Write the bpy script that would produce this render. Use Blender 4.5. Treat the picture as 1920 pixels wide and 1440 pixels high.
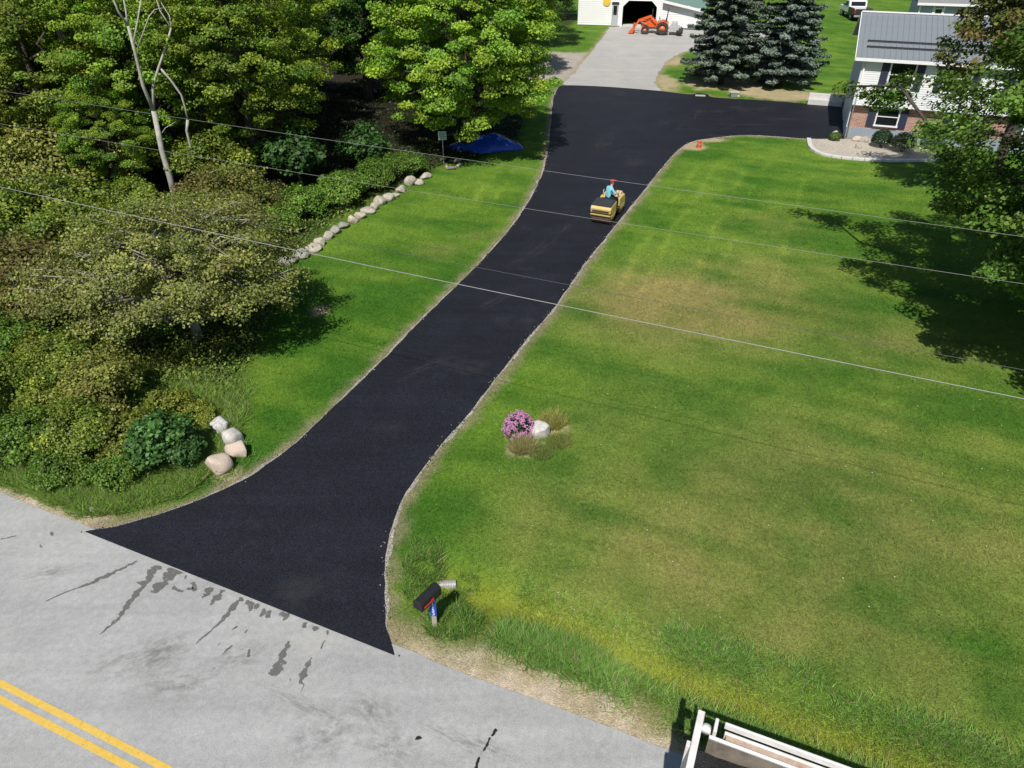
import bpy, bmesh, math, random
import numpy as np
from mathutils import Vector, Matrix, geometry

# ------------------------------------------------------------------ camera, sky, sun, exposure
for o in list(bpy.data.objects): bpy.data.objects.remove(o)
scene = bpy.context.scene
C = scene.collection
R = math.radians
PITCH, FPX, CAMH = R(34.0), 1350.0, 12.4          # focal length in photo pixels (photo is 1920 wide)
cam_d = bpy.data.cameras.new('camera'); cam = bpy.data.objects.new('camera', cam_d); C.objects.link(cam)
cam.location = (0, 0, CAMH); cam.rotation_euler = (R(90) - PITCH, 0, 0)
cam_d.sensor_fit = 'HORIZONTAL'; cam_d.sensor_width = 36.0; cam_d.lens = 36.0 * FPX / 1920.0
cam_d.clip_start = 0.1; cam_d.clip_end = 3000
scene.camera = cam
SUN_AZ, SUN_EL = R(14.0), R(54.0)                  # shadows fall 14 deg to the right of straight ahead
world = bpy.data.worlds.new('World'); scene.world = world; world.use_nodes = True
wn = world.node_tree.nodes; wl = world.node_tree.links
sky = wn.new('ShaderNodeTexSky'); sky.sky_type = 'NISHITA'; sky.sun_disc = False
sky.sun_elevation = SUN_EL; sky.sun_rotation = R(180) + SUN_AZ; sky.air_density = 1.0; sky.dust_density = 0.6; sky.ozone_density = 1.5
wl.new(sky.outputs[0], wn['Background'].inputs[0]); wn['Background'].inputs[1].default_value = 0.072
sun_d = bpy.data.lights.new('sun', 'SUN'); sun_d.energy = 4.6; sun_d.angle = R(0.53); sun_d.color = (1.0, 0.955, 0.88)
sun = bpy.data.objects.new('sun', sun_d); C.objects.link(sun); sun.location = (-20, -40, 60)
to_sun = Vector((-math.sin(SUN_AZ) * math.cos(SUN_EL), -math.cos(SUN_AZ) * math.cos(SUN_EL), math.sin(SUN_EL)))
sun.rotation_euler = to_sun.to_track_quat('Z', 'Y').to_euler()
vs = scene.view_settings; vs.view_transform = 'Standard'; vs.look = 'None'; vs.exposure = 0.16; vs.gamma = 1.0; vs.use_curve_mapping = False

# ------------------------------------------------------------------ noise, terrain, pixel rays
RNG = np.random.default_rng(7)
def _hash(ix, iy, seed):
    n = (ix.astype(np.int64) * 374761393 + iy.astype(np.int64) * 668265263 + seed * 974634777) & 0x7fffffff
    n = ((n ^ (n >> 13)) * 1274126177) & 0x7fffffff
    return ((n ^ (n >> 16)) & 0xffff) / 65535.0
def vnoise(x, y, s, seed=0):
    x = np.asarray(x, float) / s; y = np.asarray(y, float) / s
    ix = np.floor(x).astype(np.int64); iy = np.floor(y).astype(np.int64); fx = x - ix; fy = y - iy
    fx = fx * fx * (3 - 2 * fx); fy = fy * fy * (3 - 2 * fy)
    a = _hash(ix, iy, seed); b = _hash(ix + 1, iy, seed); c = _hash(ix, iy + 1, seed); d = _hash(ix + 1, iy + 1, seed)
    return (a * (1 - fx) + b * fx) * (1 - fy) + (c * (1 - fx) + d * fx) * fy
def fbm(x, y, s, seed=0, o=4):
    t = 0; a = 0.5
    for i in range(o): t = t + a * vnoise(x, y, s / 2 ** i, seed + 17 * i); a *= 0.5
    return t / (1 - 0.5 ** o)
def sstep(a, b, x):
    t = np.clip((np.asarray(x, float) - a) / (b - a), 0, 1); return t * t * (3 - 2 * t)
def rise(x, y): return 1.4 * sstep(62, 90, y)
def G(px, py, z=None, dz=0.0):
    """photo pixel -> point on the ground (or on the level z)"""
    u, v = px - 960.0, py - 720.0
    fw = FPX * math.cos(PITCH) - v * math.sin(PITCH); dn = FPX * math.sin(PITCH) + v * math.cos(PITCH)
    zz = 0.0 if z is None else z
    for i in range(60 if z is None else 1):
        s = (CAMH - zz) / dn; x, y = u * s, fw * s
        if z is None: zz = float(rise(x, y))
    return Vector((x, y, zz + dz))
def G2(p): g = G(*p); return (g.x, g.y)
def seg_dist(x, y, pts, closed=False):
    x = np.asarray(x, float); y = np.asarray(y, float); d = np.full(x.shape, 1e9)
    n = len(pts)
    for i in range(n if closed else n - 1):
        ax, ay = pts[i]; bx, by = pts[(i + 1) % n]; vx, vy = bx - ax, by - ay; L = vx * vx + vy * vy + 1e-9
        t = np.clip(((x - ax) * vx + (y - ay) * vy) / L, 0, 1)
        d = np.minimum(d, np.hypot(x - ax - t * vx, y - ay - t * vy))
    return d
def inside(x, y, pts):
    x = np.asarray(x, float); y = np.asarray(y, float); r = np.zeros(x.shape, bool); n = len(pts)
    for i in range(n):
        ax, ay = pts[i]; bx, by = pts[(i + 1) % n]
        c = ((ay > y) != (by > y)) & (x < (bx - ax) * (y - ay) / (by - ay + 1e-12) + ax); r ^= c
    return r
def sdist(x, y, pts):
    d = seg_dist(x, y, pts, True); return np.where(inside(x, y, pts), -d, d)
def smooth_pts(pts, step=0.12, jit=0.0, seed=1, closed=False):
    """Catmull-Rom through pts, even steps, a little edge noise"""
    P = [np.array(p, float) for p in pts]; out = []; n = len(P)
    for i in range(n if closed else n - 1):
        p0, p1, p2, p3 = (P[(i - 1) % n] if (closed or i > 0) else P[0]), P[i], P[(i + 1) % n], (P[(i + 2) % n] if (closed or i + 2 < n) else P[-1])
        k = max(2, int(np.linalg.norm(p2 - p1) / step))
        for j in range(k):
            t = j / k
            out.append(0.5 * ((2 * p1) + (-p0 + p2) * t + (2 * p0 - 5 * p1 + 4 * p2 - p3) * t * t + (-p0 + 3 * p1 - 3 * p2 + p3) * t ** 3))
    if not closed: out.append(P[-1])
    out = np.array(out)
    if jit:
        out[:, 0] += jit * (fbm(out[:, 0] * 1.0, out[:, 1], 0.5, seed) - 0.5) * 2
        out[:, 1] += jit * (fbm(out[:, 0], out[:, 1] * 1.0, 0.5, seed + 50) - 0.5) * 2
    return [tuple(p) for p in out]

# outlines read off the photograph, laid on the ground
DL = [G2(p) for p in [(160, 998), (240, 985), (310, 964), (380, 938), (450, 905), (500, 875), (560, 828), (640, 752), (715, 680), (790, 602), (880, 515), (945, 445), (985, 390), (1008, 348), (1022, 312), (1030, 260), (1034, 220), (1038, 185)]]
DTOP = [G2(p) for p in [(1047, 165), (1062, 161), (1140, 164), (1230, 171), (1272, 176), (1296, 178), (1308, 176), (1326, 178), (1342, 184), (1440, 190), (1530, 197), (1596, 203)]]
DR = [G2(p) for p in [(1583, 261), (1520, 261), (1450, 256), (1390, 254), (1330, 260), (1292, 268), (1262, 291), (1225, 335), (1165, 410), (1100, 490), (1040, 575), (960, 672), (880, 775), (830, 830), (782, 895), (750, 945), (729, 1010), (720, 1080), (722, 1160), (739, 1230)]]
EDGE_L = smooth_pts(DL + DTOP[:1], 0.12, 0.045, 3)
EDGE_T = smooth_pts(DTOP, 0.15, 0.01, 4)
EDGE_R = smooth_pts(DR, 0.12, 0.045, 5)
DRIVE = EDGE_L[:-1] + EDGE_T + EDGE_R
DRIVE_C = DL + DTOP + DR
RD = np.array([0.9205, -0.3907]); RN = np.array([0.3907, 0.9205])     # along the road / away from the road
RC = np.array([-8.0, 7.31])                                           # a point on the centre line
ROADW = 3.78
def road_s(x, y): return (np.asarray(x) - RC[0]) * RN[0] + (np.asarray(y) - RC[1]) * RN[1]
def road_u(x, y): return (np.asarray(x) - RC[0]) * RD[0] + (np.asarray(y) - RC[1]) * RD[1]
def road_pt(u, s): return RC + RD * u + RN * s
OLD = [G2(p) for p in [(1060, 160), (1078, 136), (1100, 107), (1126, 76), (1141, 55), (1150, 51), (1235, 53), (1320, 57), (1480, 60), (1470, 92), (1380, 96), (1330, 92), (1283, 98), (1252, 115), (1234, 140), (1228, 158), (1236, 171.5), (1140, 164.5)]]
SAND = [G2(p) for p in [(900, 97), (1000, 96), (1104, 99), (1082, 130), (1066, 152), (1000, 150), (900, 148)]]
DITCH = [G2(p) for p in [(850, 1090), (930, 1118), (1080, 1172), (1300, 1272), (1600, 1392), (1900, 1500), (2600, 1750)]]
STONES_PX = [(925, 517), (1016, 474), (980, 512), (870, 559), (828, 583), (798, 606), (748, 632), (708, 660), (660, 687), (620, 716), (580, 742), (515, 772), (478, 805), (430, 838), (380, 877), (335, 913), (262, 952), (180, 992)]
STONES_PX = [(480 + a / 3.2, 184 + b / 3.2) for a, b in STONES_PX]
# edge between mown lawn on the left and the wood / brush
WOODLINE = [G2(p) for p in [(-300, 900), (60, 925), (150, 950), (240, 940), (330, 915), (400, 860), (470, 690), (530, 560), (500, 505), (560, 470), (640, 415), (720, 365), (800, 325), (840, 308), (900, 300), (975, 262), (990, 200), (985, 150), (1010, 60), (1075, 47)]]
WOODS = WOODLINE + [(8, 110), (5, 190), (-160, 190), (-160, 16)]
HOUSE0 = G(1583, 258); HROT = -R(20.5)
hx = np.array([math.cos(HROT), math.sin(HROT)]); hy = np.array([-hx[1], hx[0]])
def hpt(a, b): return np.array([HOUSE0.x, HOUSE0.y]) + hx * a + hy * b
BED = [G2(p) for p in [(1516, 262), (1519, 276), (1532, 287), (1560, 295), (1620, 301), (1690, 303), (1760, 300), (1800, 285), (1800, 262), (1660, 262), (1584, 261.5), (1548, 259)]]

def H(x, y):
    x = np.asarray(x, float); y = np.asarray(y, float)
    h = rise(x, y)
    d = seg_dist(x, y, DITCH); h = h - 0.42 * np.exp(-(d / 0.62) ** 2) * sstep(0.0, 0.7, seg_dist(x, y, EDGE_R[::8]))
    dd = np.minimum(sdist(x, y, DRIVE_C), np.abs(road_s(x, y)) - ROADW)
    h = h + 0.10 * (fbm(x, y, 6.0, 31, 3) - 0.5) * sstep(0.6, 2.5, dd) * (y < 62)
    return h
def Hs(x, y): return float(H(np.array([x]), np.array([y]))[0])
def GH(px, py):
    g = G(px, py)
    for _ in range(8):
        z = Hs(g.x, g.y); g = G(px, py, z)
    return g

# ------------------------------------------------------------------ colours of the vegetation (same data for soil sheet and blades)
DRYP = [(1290, 575, 3.0, .9), (1230, 560, 2.0, .6), (1450, 510, 2.2, .4), (1700, 640, 1.6, .5), (1560, 1010, 3.0, .5), (1250, 1120, 2.2, .5), (1130, 800, 1.2, .35), (1500, 820, 2.2, .4), (1380, 960, 2.5, .45), (1700, 1150, 2.5, .5), (1050, 960, 1.5, .35), (1820, 930, 2.2, .4), (820, 470, .7, .5), (900, 440, .5, .45), (1450, 420, 1.6, .3)]
DRYP = [(G2((a, b)), r, w * (.45 if b > 780 else .9)) for a, b, r, w in DRYP]
def grass_rgb(x, y):
    x = np.asarray(x, float); y = np.asarray(y, float)
    n1 = fbm(x, y, 4.5, 11, 4); n2 = fbm(x, y, 1.3, 12, 4); n3 = fbm((x * RD[0] + y * RD[1]) * 0.22, (x * RN[0] + y * RN[1]), 0.7, 13, 3)
    lush = np.array([0.046, 0.130, 0.011]); mid = np.array([0.122, 0.212, 0.023]); dry = np.array([0.235, 0.205, 0.072])
    n4 = fbm(x, y, 2.4, 14, 3)
    k = np.clip(0.55 + (n1 - 0.5) * 1.0 + (n2 - 0.5) * 1.1 + (n3 - 0.5) * 1.5 + (n4 - .5) * 0.9, 0, 1)
    c = lush + (mid - lush) * k[..., None]
    dd = sdist(x, y, DRIVE_C)
    w = 0.15 * sstep(27, 13, y) * sstep(1.0, 4.0, dd) * (x > -2)
    for (p, r, a) in DRYP: w = w + a * np.exp(-((x - p[0]) ** 2 / 2.2 + (y - p[1]) ** 2) / r ** 2)
    w = np.clip(w * np.clip(0.75 + 2.4 * (n1 * 0.15 + n2 * 0.55 + n3 * .35 + n4 * .10 - 0.55), 0, 1.5), 0, 0.9)
    c = c + (dry - c) * w[..., None]
    # tyre / mowing streaks that follow the drive on the right lawn
    st = np.sin(dd * 2.1 + 1.5 * fbm(x, y, 5, 41)) * 0.5 + 0.5
    m = 0.32 * st * sstep(0.6, 2.0, dd) * sstep(11, 5, dd) * sstep(20, 27, y) * (x > -2)
    c = c * (1 + m[..., None] * np.array([0.55, 0.35, 0.5]))
    # paler wheel lines of the mower
    for off in (1.7, 2.6, 4.3, 5.2, 7.4): c = c * (1 + (.60 * np.exp(-((dd - off - .5 * (n4 - .5)) / .12) ** 2) * sstep(23, 27, y) * sstep(44, 38, y) * (x > -2) * np.clip(3 * (n2 - .3), 0, 1))[..., None] * np.array([.8, .5, .7]))
    return c
def ground_rgb(x, y):
    x = np.asarray(x, float); y = np.asarray(y, float)
    c = grass_rgb(x, y)
    n = fbm(x, y, 0.9, 21, 4); nn = fbm(x, y, 0.35, 22, 3)
    def mix(col, w): return c + (np.array(col) - c) * np.clip(w, 0, 1)[..., None]
    sd = road_s(x, y); u = road_u(x, y)
    # ditch: yellow weeds on the bottom
    dt = seg_dist(x, y, DITCH); c = mix((0.245, 0.260, 0.030), 0.75 * np.exp(-(dt / 0.5) ** 2) * (0.4 + n))
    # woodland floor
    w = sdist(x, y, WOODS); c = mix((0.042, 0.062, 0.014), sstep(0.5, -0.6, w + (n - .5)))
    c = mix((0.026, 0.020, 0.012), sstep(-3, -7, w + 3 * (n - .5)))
    # sandy verge of the road, wider right of the drive
    sw = ROADW + 0.08 + 0.30 * sstep(4.5, 6.5, u) * sstep(13.5, 8.0, u)
    c = mix((0.46, 0.385, 0.285), sstep(0.65, -0.10, sd - sw + 1.0 * (n - .5) + .5 * (nn - .5)))
    c = mix((0.30, 0.25, 0.13), 0.5 * sstep(1.3, 0.3, sd - sw + 1.4 * (n - .5)) * (nn > .42))
    # disturbed strip along the new asphalt
    dd = sdist(x, y, DRIVE_C); c = mix((0.25, 0.215, 0.13), 0.85 * sstep(0.42, 0.10, dd + 0.45 * (nn - .5)))
    # worn, sandy spots below the spruces and by the old drive
    for (px, py, rx, ry) in [(1470, 178, 3.6, 2.0), (1560, 182, 2.6, 1.6), (1400, 168, 1.6, 2.2), (1248, 155, 1.2, 3.4), (1350, 158, 3.0, 2.6), (1255, 112, 1.2, 2.6), (1300, 275, .9, .9), (1340, 263, 1.3, .5), (600, 585, .35, .5), (425, 888, .4, .25), (982, 842, .5, .35), (1035, 802, .4, .35)]:
        g = G(px, py); q = ((x - g.x) / rx) ** 2 + ((y - g.y) / ry) ** 2
        c = mix((0.40, 0.325, 0.20), 0.9 * sstep(1.25, 0.35, q + 1.6 * (n - .5)))
    c = mix((0.36, 0.325, 0.275), sstep(0.5, -0.3, sdist(x, y, SAND) + 0.8 * (n - .5)))
    c = mix((0.30, 0.25, 0.15), 0.8 * sstep(0.5, 0.0, sdist(x, y, OLD) + 0.6 * (nn - .5)))
    return c

# ------------------------------------------------------------------ materials
MATS = {}
def newmat(name):
    m = bpy.data.materials.new(name); m.use_nodes = True; MATS[name] = m
    return m, m.node_tree.nodes, m.node_tree.links, m.node_tree.nodes['Principled BSDF']
def mat(name, col, rough=0.6, var=0.12, scale=6.0, bump=0.0, bscale=40.0, metal=0.0, spec=0.4, col2=None, detail=6):
    if name in MATS: return MATS[name]
    m, n, l, b = newmat(name)
    tc = n.new('ShaderNodeTexCoord'); nz = n.new('ShaderNodeTexNoise'); nz.inputs['Scale'].default_value = scale; nz.inputs['Detail'].default_value = detail; nz.inputs['Roughness'].default_value = 0.65
    l.new(tc.outputs['Object'], nz.inputs['Vector'])
    rp = n.new('ShaderNodeValToRGB'); rp.color_ramp.elements[0].position = 0.3; rp.color_ramp.elements[1].position = 0.72
    c2 = col2 if col2 else tuple(min(1, c * (1 + var)) for c in col)
    c1 = tuple(c * (1 - var) for c in col) if not col2 else col
    rp.color_ramp.elements[0].color = (*c1, 1); rp.color_ramp.elements[1].color = (*c2, 1)
    l.new(nz.outputs['Fac'], rp.inputs['Fac']); l.new(rp.outputs['Color'], b.inputs['Base Color'])
    b.inputs['Roughness'].default_value = rough; b.inputs['Metallic'].default_value = metal; b.inputs['Specular IOR Level'].default_value = spec
    if bump:
        nb = n.new('ShaderNodeTexNoise'); nb.inputs['Scale'].default_value = bscale; nb.inputs['Detail'].default_value = 4
        l.new(tc.outputs['Object'], nb.inputs['Vector']); bp = n.new('ShaderNodeBump'); bp.inputs['Strength'].default_value = bump; bp.inputs['Distance'].default_value = 0.03
        l.new(nb.outputs['Fac'], bp.inputs['Height']); l.new(bp.outputs['Normal'], b.inputs['Normal'])
    return m
def mat_veg(name, trans=0.3, rough=0.5, vary=0.25, spec=0.35):
    m, n, l, b = newmat(name)
    at = n.new('ShaderNodeAttribute'); at.attribute_name = 'col'
    oi = n.new('ShaderNodeObjectInfo'); hs = n.new('ShaderNodeHueSaturation'); hs.inputs['Saturation'].default_value = 1.0
    mr = n.new('ShaderNodeMapRange'); mr.inputs[3].default_value = 1 - vary; mr.inputs[4].default_value = 1 + vary
    l.new(oi.outputs['Random'], mr.inputs[0]); l.new(mr.outputs[0], hs.inputs['Value']); l.new(at.outputs['Color'], hs.inputs['Color'])
    l.new(hs.outputs[0], b.inputs['Base Color']); b.inputs['Roughness'].default_value = rough; b.inputs['Specular IOR Level'].default_value = spec
    if trans:
        t = n.new('ShaderNodeBsdfTranslucent'); mx = n.new('ShaderNodeMixShader'); mx.inputs[0].default_value = trans
        tint = n.new('ShaderNodeMix'); tint.data_type = 'RGBA'; tint.blend_type = 'MULTIPLY'; tint.inputs[0].default_value = 1; tint.inputs[7].default_value = (0.95, 1.2, 0.40, 1)
        l.new(hs.outputs[0], tint.inputs[6]); l.new(tint.outputs[2], t.inputs[0])
        l.new(b.outputs[0], mx.inputs[1]); l.new(t.outputs[0], mx.inputs[2]); l.new(mx.outputs[0], n['Material Output'].inputs[0])
    return m
mat_veg('leaf', 0.28); mat_veg('blade', 0.2, 0.6, 0.0, 0.2); mat_veg('needle', 0.08, 0.6, 0.12)
def mat_ground():
    m, n, l, b = newmat('ground')
    at = n.new('ShaderNodeAttribute'); at.attribute_name = 'col'
    tc = n.new('ShaderNodeTexCoord')
    prev = at.outputs['Color']
    for sc, amt, rg in ((1.7, 0.16, 0.7), (9.0, 0.30, 0.75), (42.0, 0.55, 0.8)):
        nz = n.new('ShaderNodeTexNoise'); nz.inputs['Scale'].default_value = sc; nz.inputs['Detail'].default_value = 5; nz.inputs['Roughness'].default_value = rg
        l.new(tc.outputs['Object'], nz.inputs['Vector'])
        mr = n.new('ShaderNodeMapRange'); mr.inputs[1].default_value = 0.3; mr.inputs[2].default_value = 0.7; mr.inputs[3].default_value = 1 - amt; mr.inputs[4].default_value = 1 + amt
        l.new(nz.outputs['Fac'], mr.inputs[0])
        v = n.new('ShaderNodeVectorMath'); v.operation = 'SCALE'; l.new(prev, v.inputs[0]); l.new(mr.outputs[0], v.inputs['Scale']); prev = v.outputs[0]
    l.new(prev, b.inputs['Base Color']); b.inputs['Roughness'].default_value = 0.9; b.inputs['Specular IOR Level'].default_value = 0.15
    nb = n.new('ShaderNodeTexNoise'); nb.inputs['Scale'].default_value = 30; nb.inputs['Detail'].default_value = 5; l.new(tc.outputs['Object'], nb.inputs['Vector'])
    bp = n.new('ShaderNodeBump'); bp.inputs['Strength'].default_value = 0.7; bp.inputs['Distance'].default_value = 0.05
    l.new(nb.outputs['Fac'], bp.inputs['Height']); l.new(bp.outputs['Normal'], b.inputs['Normal'])
mat_ground()
def mat_paving(name, base, speck, big, small, rough, lane=None, bumpd=0.01, grain=220.0, stain=None, spec=0.4):
    """asphalt: stone grain, mottling, long faint streaks along the direction `lane`"""
    m, n, l, b = newmat(name)
    tc = n.new('ShaderNodeTexCoord')
    def noise(scale, det, rg, vec=None):
        z = n.new('ShaderNodeTexNoise'); z.inputs['Scale'].default_value = scale; z.inputs['Detail'].default_value = det; z.inputs['Roughness'].default_value = rg
        l.new(vec or tc.outputs['Object'], z.inputs['Vector']); return z.outputs['Fac']
    def ramp(src, lo, hi, a, c):
        r = n.new('ShaderNodeMapRange'); r.inputs[1].default_value = lo; r.inputs[2].default_value = hi; r.inputs[3].default_value = a; r.inputs[4].default_value = c; l.new(src, r.inputs[0]); return r.outputs[0]
    def mul(a, c):
        q = n.new('ShaderNodeMath'); q.operation = 'MULTIPLY'; l.new(a, q.inputs[0]); l.new(c, q.inputs[1]); return q.outputs[0]
    g = noise(grain, 2, 0.6); f = ramp(g, 0.36, 0.66, 1 - speck, 1 + speck * 1.4)
    f = mul(f, ramp(noise(0.55, 6, 0.62), 0.3, 0.7, 1 - big, 1 + big)); f = mul(f, ramp(noise(7.0, 7, 0.72), 0.3, 0.72, 1 - small, 1 + small))
    if lane is not None:
        mp = n.new('ShaderNodeMapping'); mp.inputs['Rotation'].default_value = (0, 0, -lane); mp.inputs['Scale'].default_value = (0.10, 2.2, 1)
        l.new(tc.outputs['Object'], mp.inputs['Vector']); f = mul(f, ramp(noise(1.0, 5, 0.6, mp.outputs[0]), 0.3, 0.7, 1 - big * .8, 1 + big * .8))
    v = n.new('ShaderNodeVectorMath'); v.operation = 'SCALE'; v.inputs[0].default_value = base; l.new(f, v.inputs['Scale'])
    last = v.outputs[0]
    if stain:
        for (col, scale, lo, hi, amt) in stain:
            mx = n.new('ShaderNodeMix'); mx.data_type = 'RGBA'; mx.inputs[7].default_value = (*col, 1); l.new(last, mx.inputs[6]); l.new(ramp(noise(scale, 8, 0.7), lo, hi, 0, amt), mx.inputs[0]); last = mx.outputs[2]
    l.new(last, b.inputs['Base Color']); b.inputs['Roughness'].default_value = rough; b.inputs['Specular IOR Level'].default_value = spec
    bp = n.new('ShaderNodeBump'); bp.inputs['Strength'].default_value = 0.55; bp.inputs['Distance'].default_value = bumpd; l.new(noise(grain * .55, 3, 0.6), bp.inputs['Height']); l.new(bp.outputs[0], b.inputs['Normal'])
    return m
mat_paving('asphalt_new', (0.0098, 0.0106, 0.0160), 1.0, 0.22, 0.2, 0.68, spec=.28, lane=R(62), bumpd=0.02, grain=70, stain=[((0.045, 0.043, 0.046), 0.35, 0.56, 0.75, 0.55)])
mat_paving('asphalt_old', (0.325, 0.328, 0.322), 0.28, 0.10, 0.14, 0.85, lane=-R(23), grain=110, bumpd=0.008, stain=[((0.24, 0.235, 0.22), 0.28, 0.56, 0.72, 0.55), ((0.47, 0.44, 0.38), 0.4, 0.57, 0.75, 0.5)])
mat_paving('asphalt_grey', (0.36, 0.35, 0.335), 0.18, 0.08, 0.10, 0.88, lane=R(70), grain=60, bumpd=0.01, stain=[((0.42, 0.37, 0.29), 0.3, 0.55, 0.75, 0.6)])
mat_paving('gravel', (0.40, 0.36, 0.30), 0.45, 0.12, 0.25, 0.92, grain=45, bumpd=0.03)
mat_paving('gravel_grey', (0.30, 0.28, 0.245), 0.5, 0.15, 0.3, 0.92, grain=45, bumpd=0.03)
mat('wet_asphalt', (0.140, 0.137, 0.128), 0.5, 0.18, 30, bump=0.3, bscale=150)
def speckle(name, scale, lo, hi):
    m = MATS[name]; n = m.node_tree.nodes; l = m.node_tree.links; tc = n.new('ShaderNodeTexCoord'); nz = n.new('ShaderNodeTexNoise'); nz.inputs['Scale'].default_value = scale; nz.inputs['Detail'].default_value = 6; nz.inputs['Roughness'].default_value = .7
    mr = n.new('ShaderNodeMapRange'); mr.inputs[1].default_value = lo; mr.inputs[2].default_value = hi; mr.inputs[4].default_value = .92; l.new(tc.outputs['Object'], nz.inputs[0]); l.new(nz.outputs['Fac'], mr.inputs[0]); l.new(mr.outputs[0], n['Principled BSDF'].inputs['Alpha'])
speckle('wet_asphalt', 16, .34, .47); mat('tar', (0.018, 0.018, 0.02), 0.45, 0.2, 25)
mat('stain_soft', (0.285, 0.28, 0.265), 0.85, 0.15, 8)
mat('yellow_paint', (0.62, 0.40, 0.055), 0.75, 0.14, 14, col2=(0.72, 0.50, 0.12)); speckle('yellow_paint', 22, .26, .40)
mat('bark_grey', (0.20, 0.185, 0.165), 0.9, 0.35, 5, bump=0.8, bscale=25)
mat('bark_dark', (0.075, 0.062, 0.05), 0.95, 0.35, 5, bump=0.8, bscale=25)
mat('bark_pale', (0.50, 0.48, 0.43), 0.85, 0.3, 4, bump=0.4, bscale=20, col2=(0.26, 0.25, 0.22))
mat('bark_twig', (0.30, 0.275, 0.24), 0.9, 0.3, 5, bump=0.5, bscale=25)
def stone_mat(name, c, c2): return mat(name, c, 0.9, 0.2, 3.0, bump=0.6, bscale=14, col2=c2, spec=0.2)
stone_mat('stone_pale', (0.27, 0.235, 0.185), (0.57, 0.52, 0.45)); stone_mat('stone_pink', (0.47, 0.375, 0.30), (0.58, 0.49, 0.41)); stone_mat('stone_grey', (0.20, 0.195, 0.185), (0.42, 0.40, 0.36)); stone_mat('stone_white', (0.42, 0.39, 0.35), (0.66, 0.64, 0.60))

# ------------------------------------------------------------------ object helpers
def tag(o, label=None, cat=None, group=None, kind=None):
    if label: o['label'] = label
    if cat: o['category'] = cat
    if group: o['group'] = group
    if kind: o['kind'] = kind
    return o
def thing(name, label, cat, loc=(0, 0, 0), rz=0.0, group=None):
    o = bpy.data.objects.new(name, None); C.objects.link(o); o.location = loc; o.rotation_euler = (0, 0, rz); o.empty_display_size = 0.3
    return tag(o, label, cat, group)
def link(name, me, m=None, parent=None, loc=None):
    o = bpy.data.objects.new(name, me); C.objects.link(o)
    if m is not None and not me.materials: me.materials.append(MATS[m] if isinstance(m, str) else m)
    if parent: o.parent = parent
    if loc is not None: o.location = loc
    return o
def np_mesh(name, V, F, k, col=None, smooth=False):
    """fast mesh: V (n,3), F (m,k) with k corners each, col (m,3) per face"""
    me = bpy.data.meshes.new(name); V = np.ascontiguousarray(V, np.float32); F = np.ascontiguousarray(F, np.int32); m = len(F)
    me.vertices.add(len(V)); me.vertices.foreach_set('co', V.ravel())
    me.loops.add(m * k); me.loops.foreach_set('vertex_index', F.ravel())
    me.polygons.add(m); me.polygons.foreach_set('loop_start', np.arange(0, m * k, k, dtype=np.int32))
    if smooth: me.polygons.foreach_set('use_smooth', np.ones(m, bool))
    me.update(calc_edges=True)
    if col is not None:
        a = me.attributes.new('col', 'FLOAT_COLOR', 'FACE'); c = np.ones((m, 4), np.float32); c[:, :3] = col; a.data.foreach_set('color', c.ravel())
    return me
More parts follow.
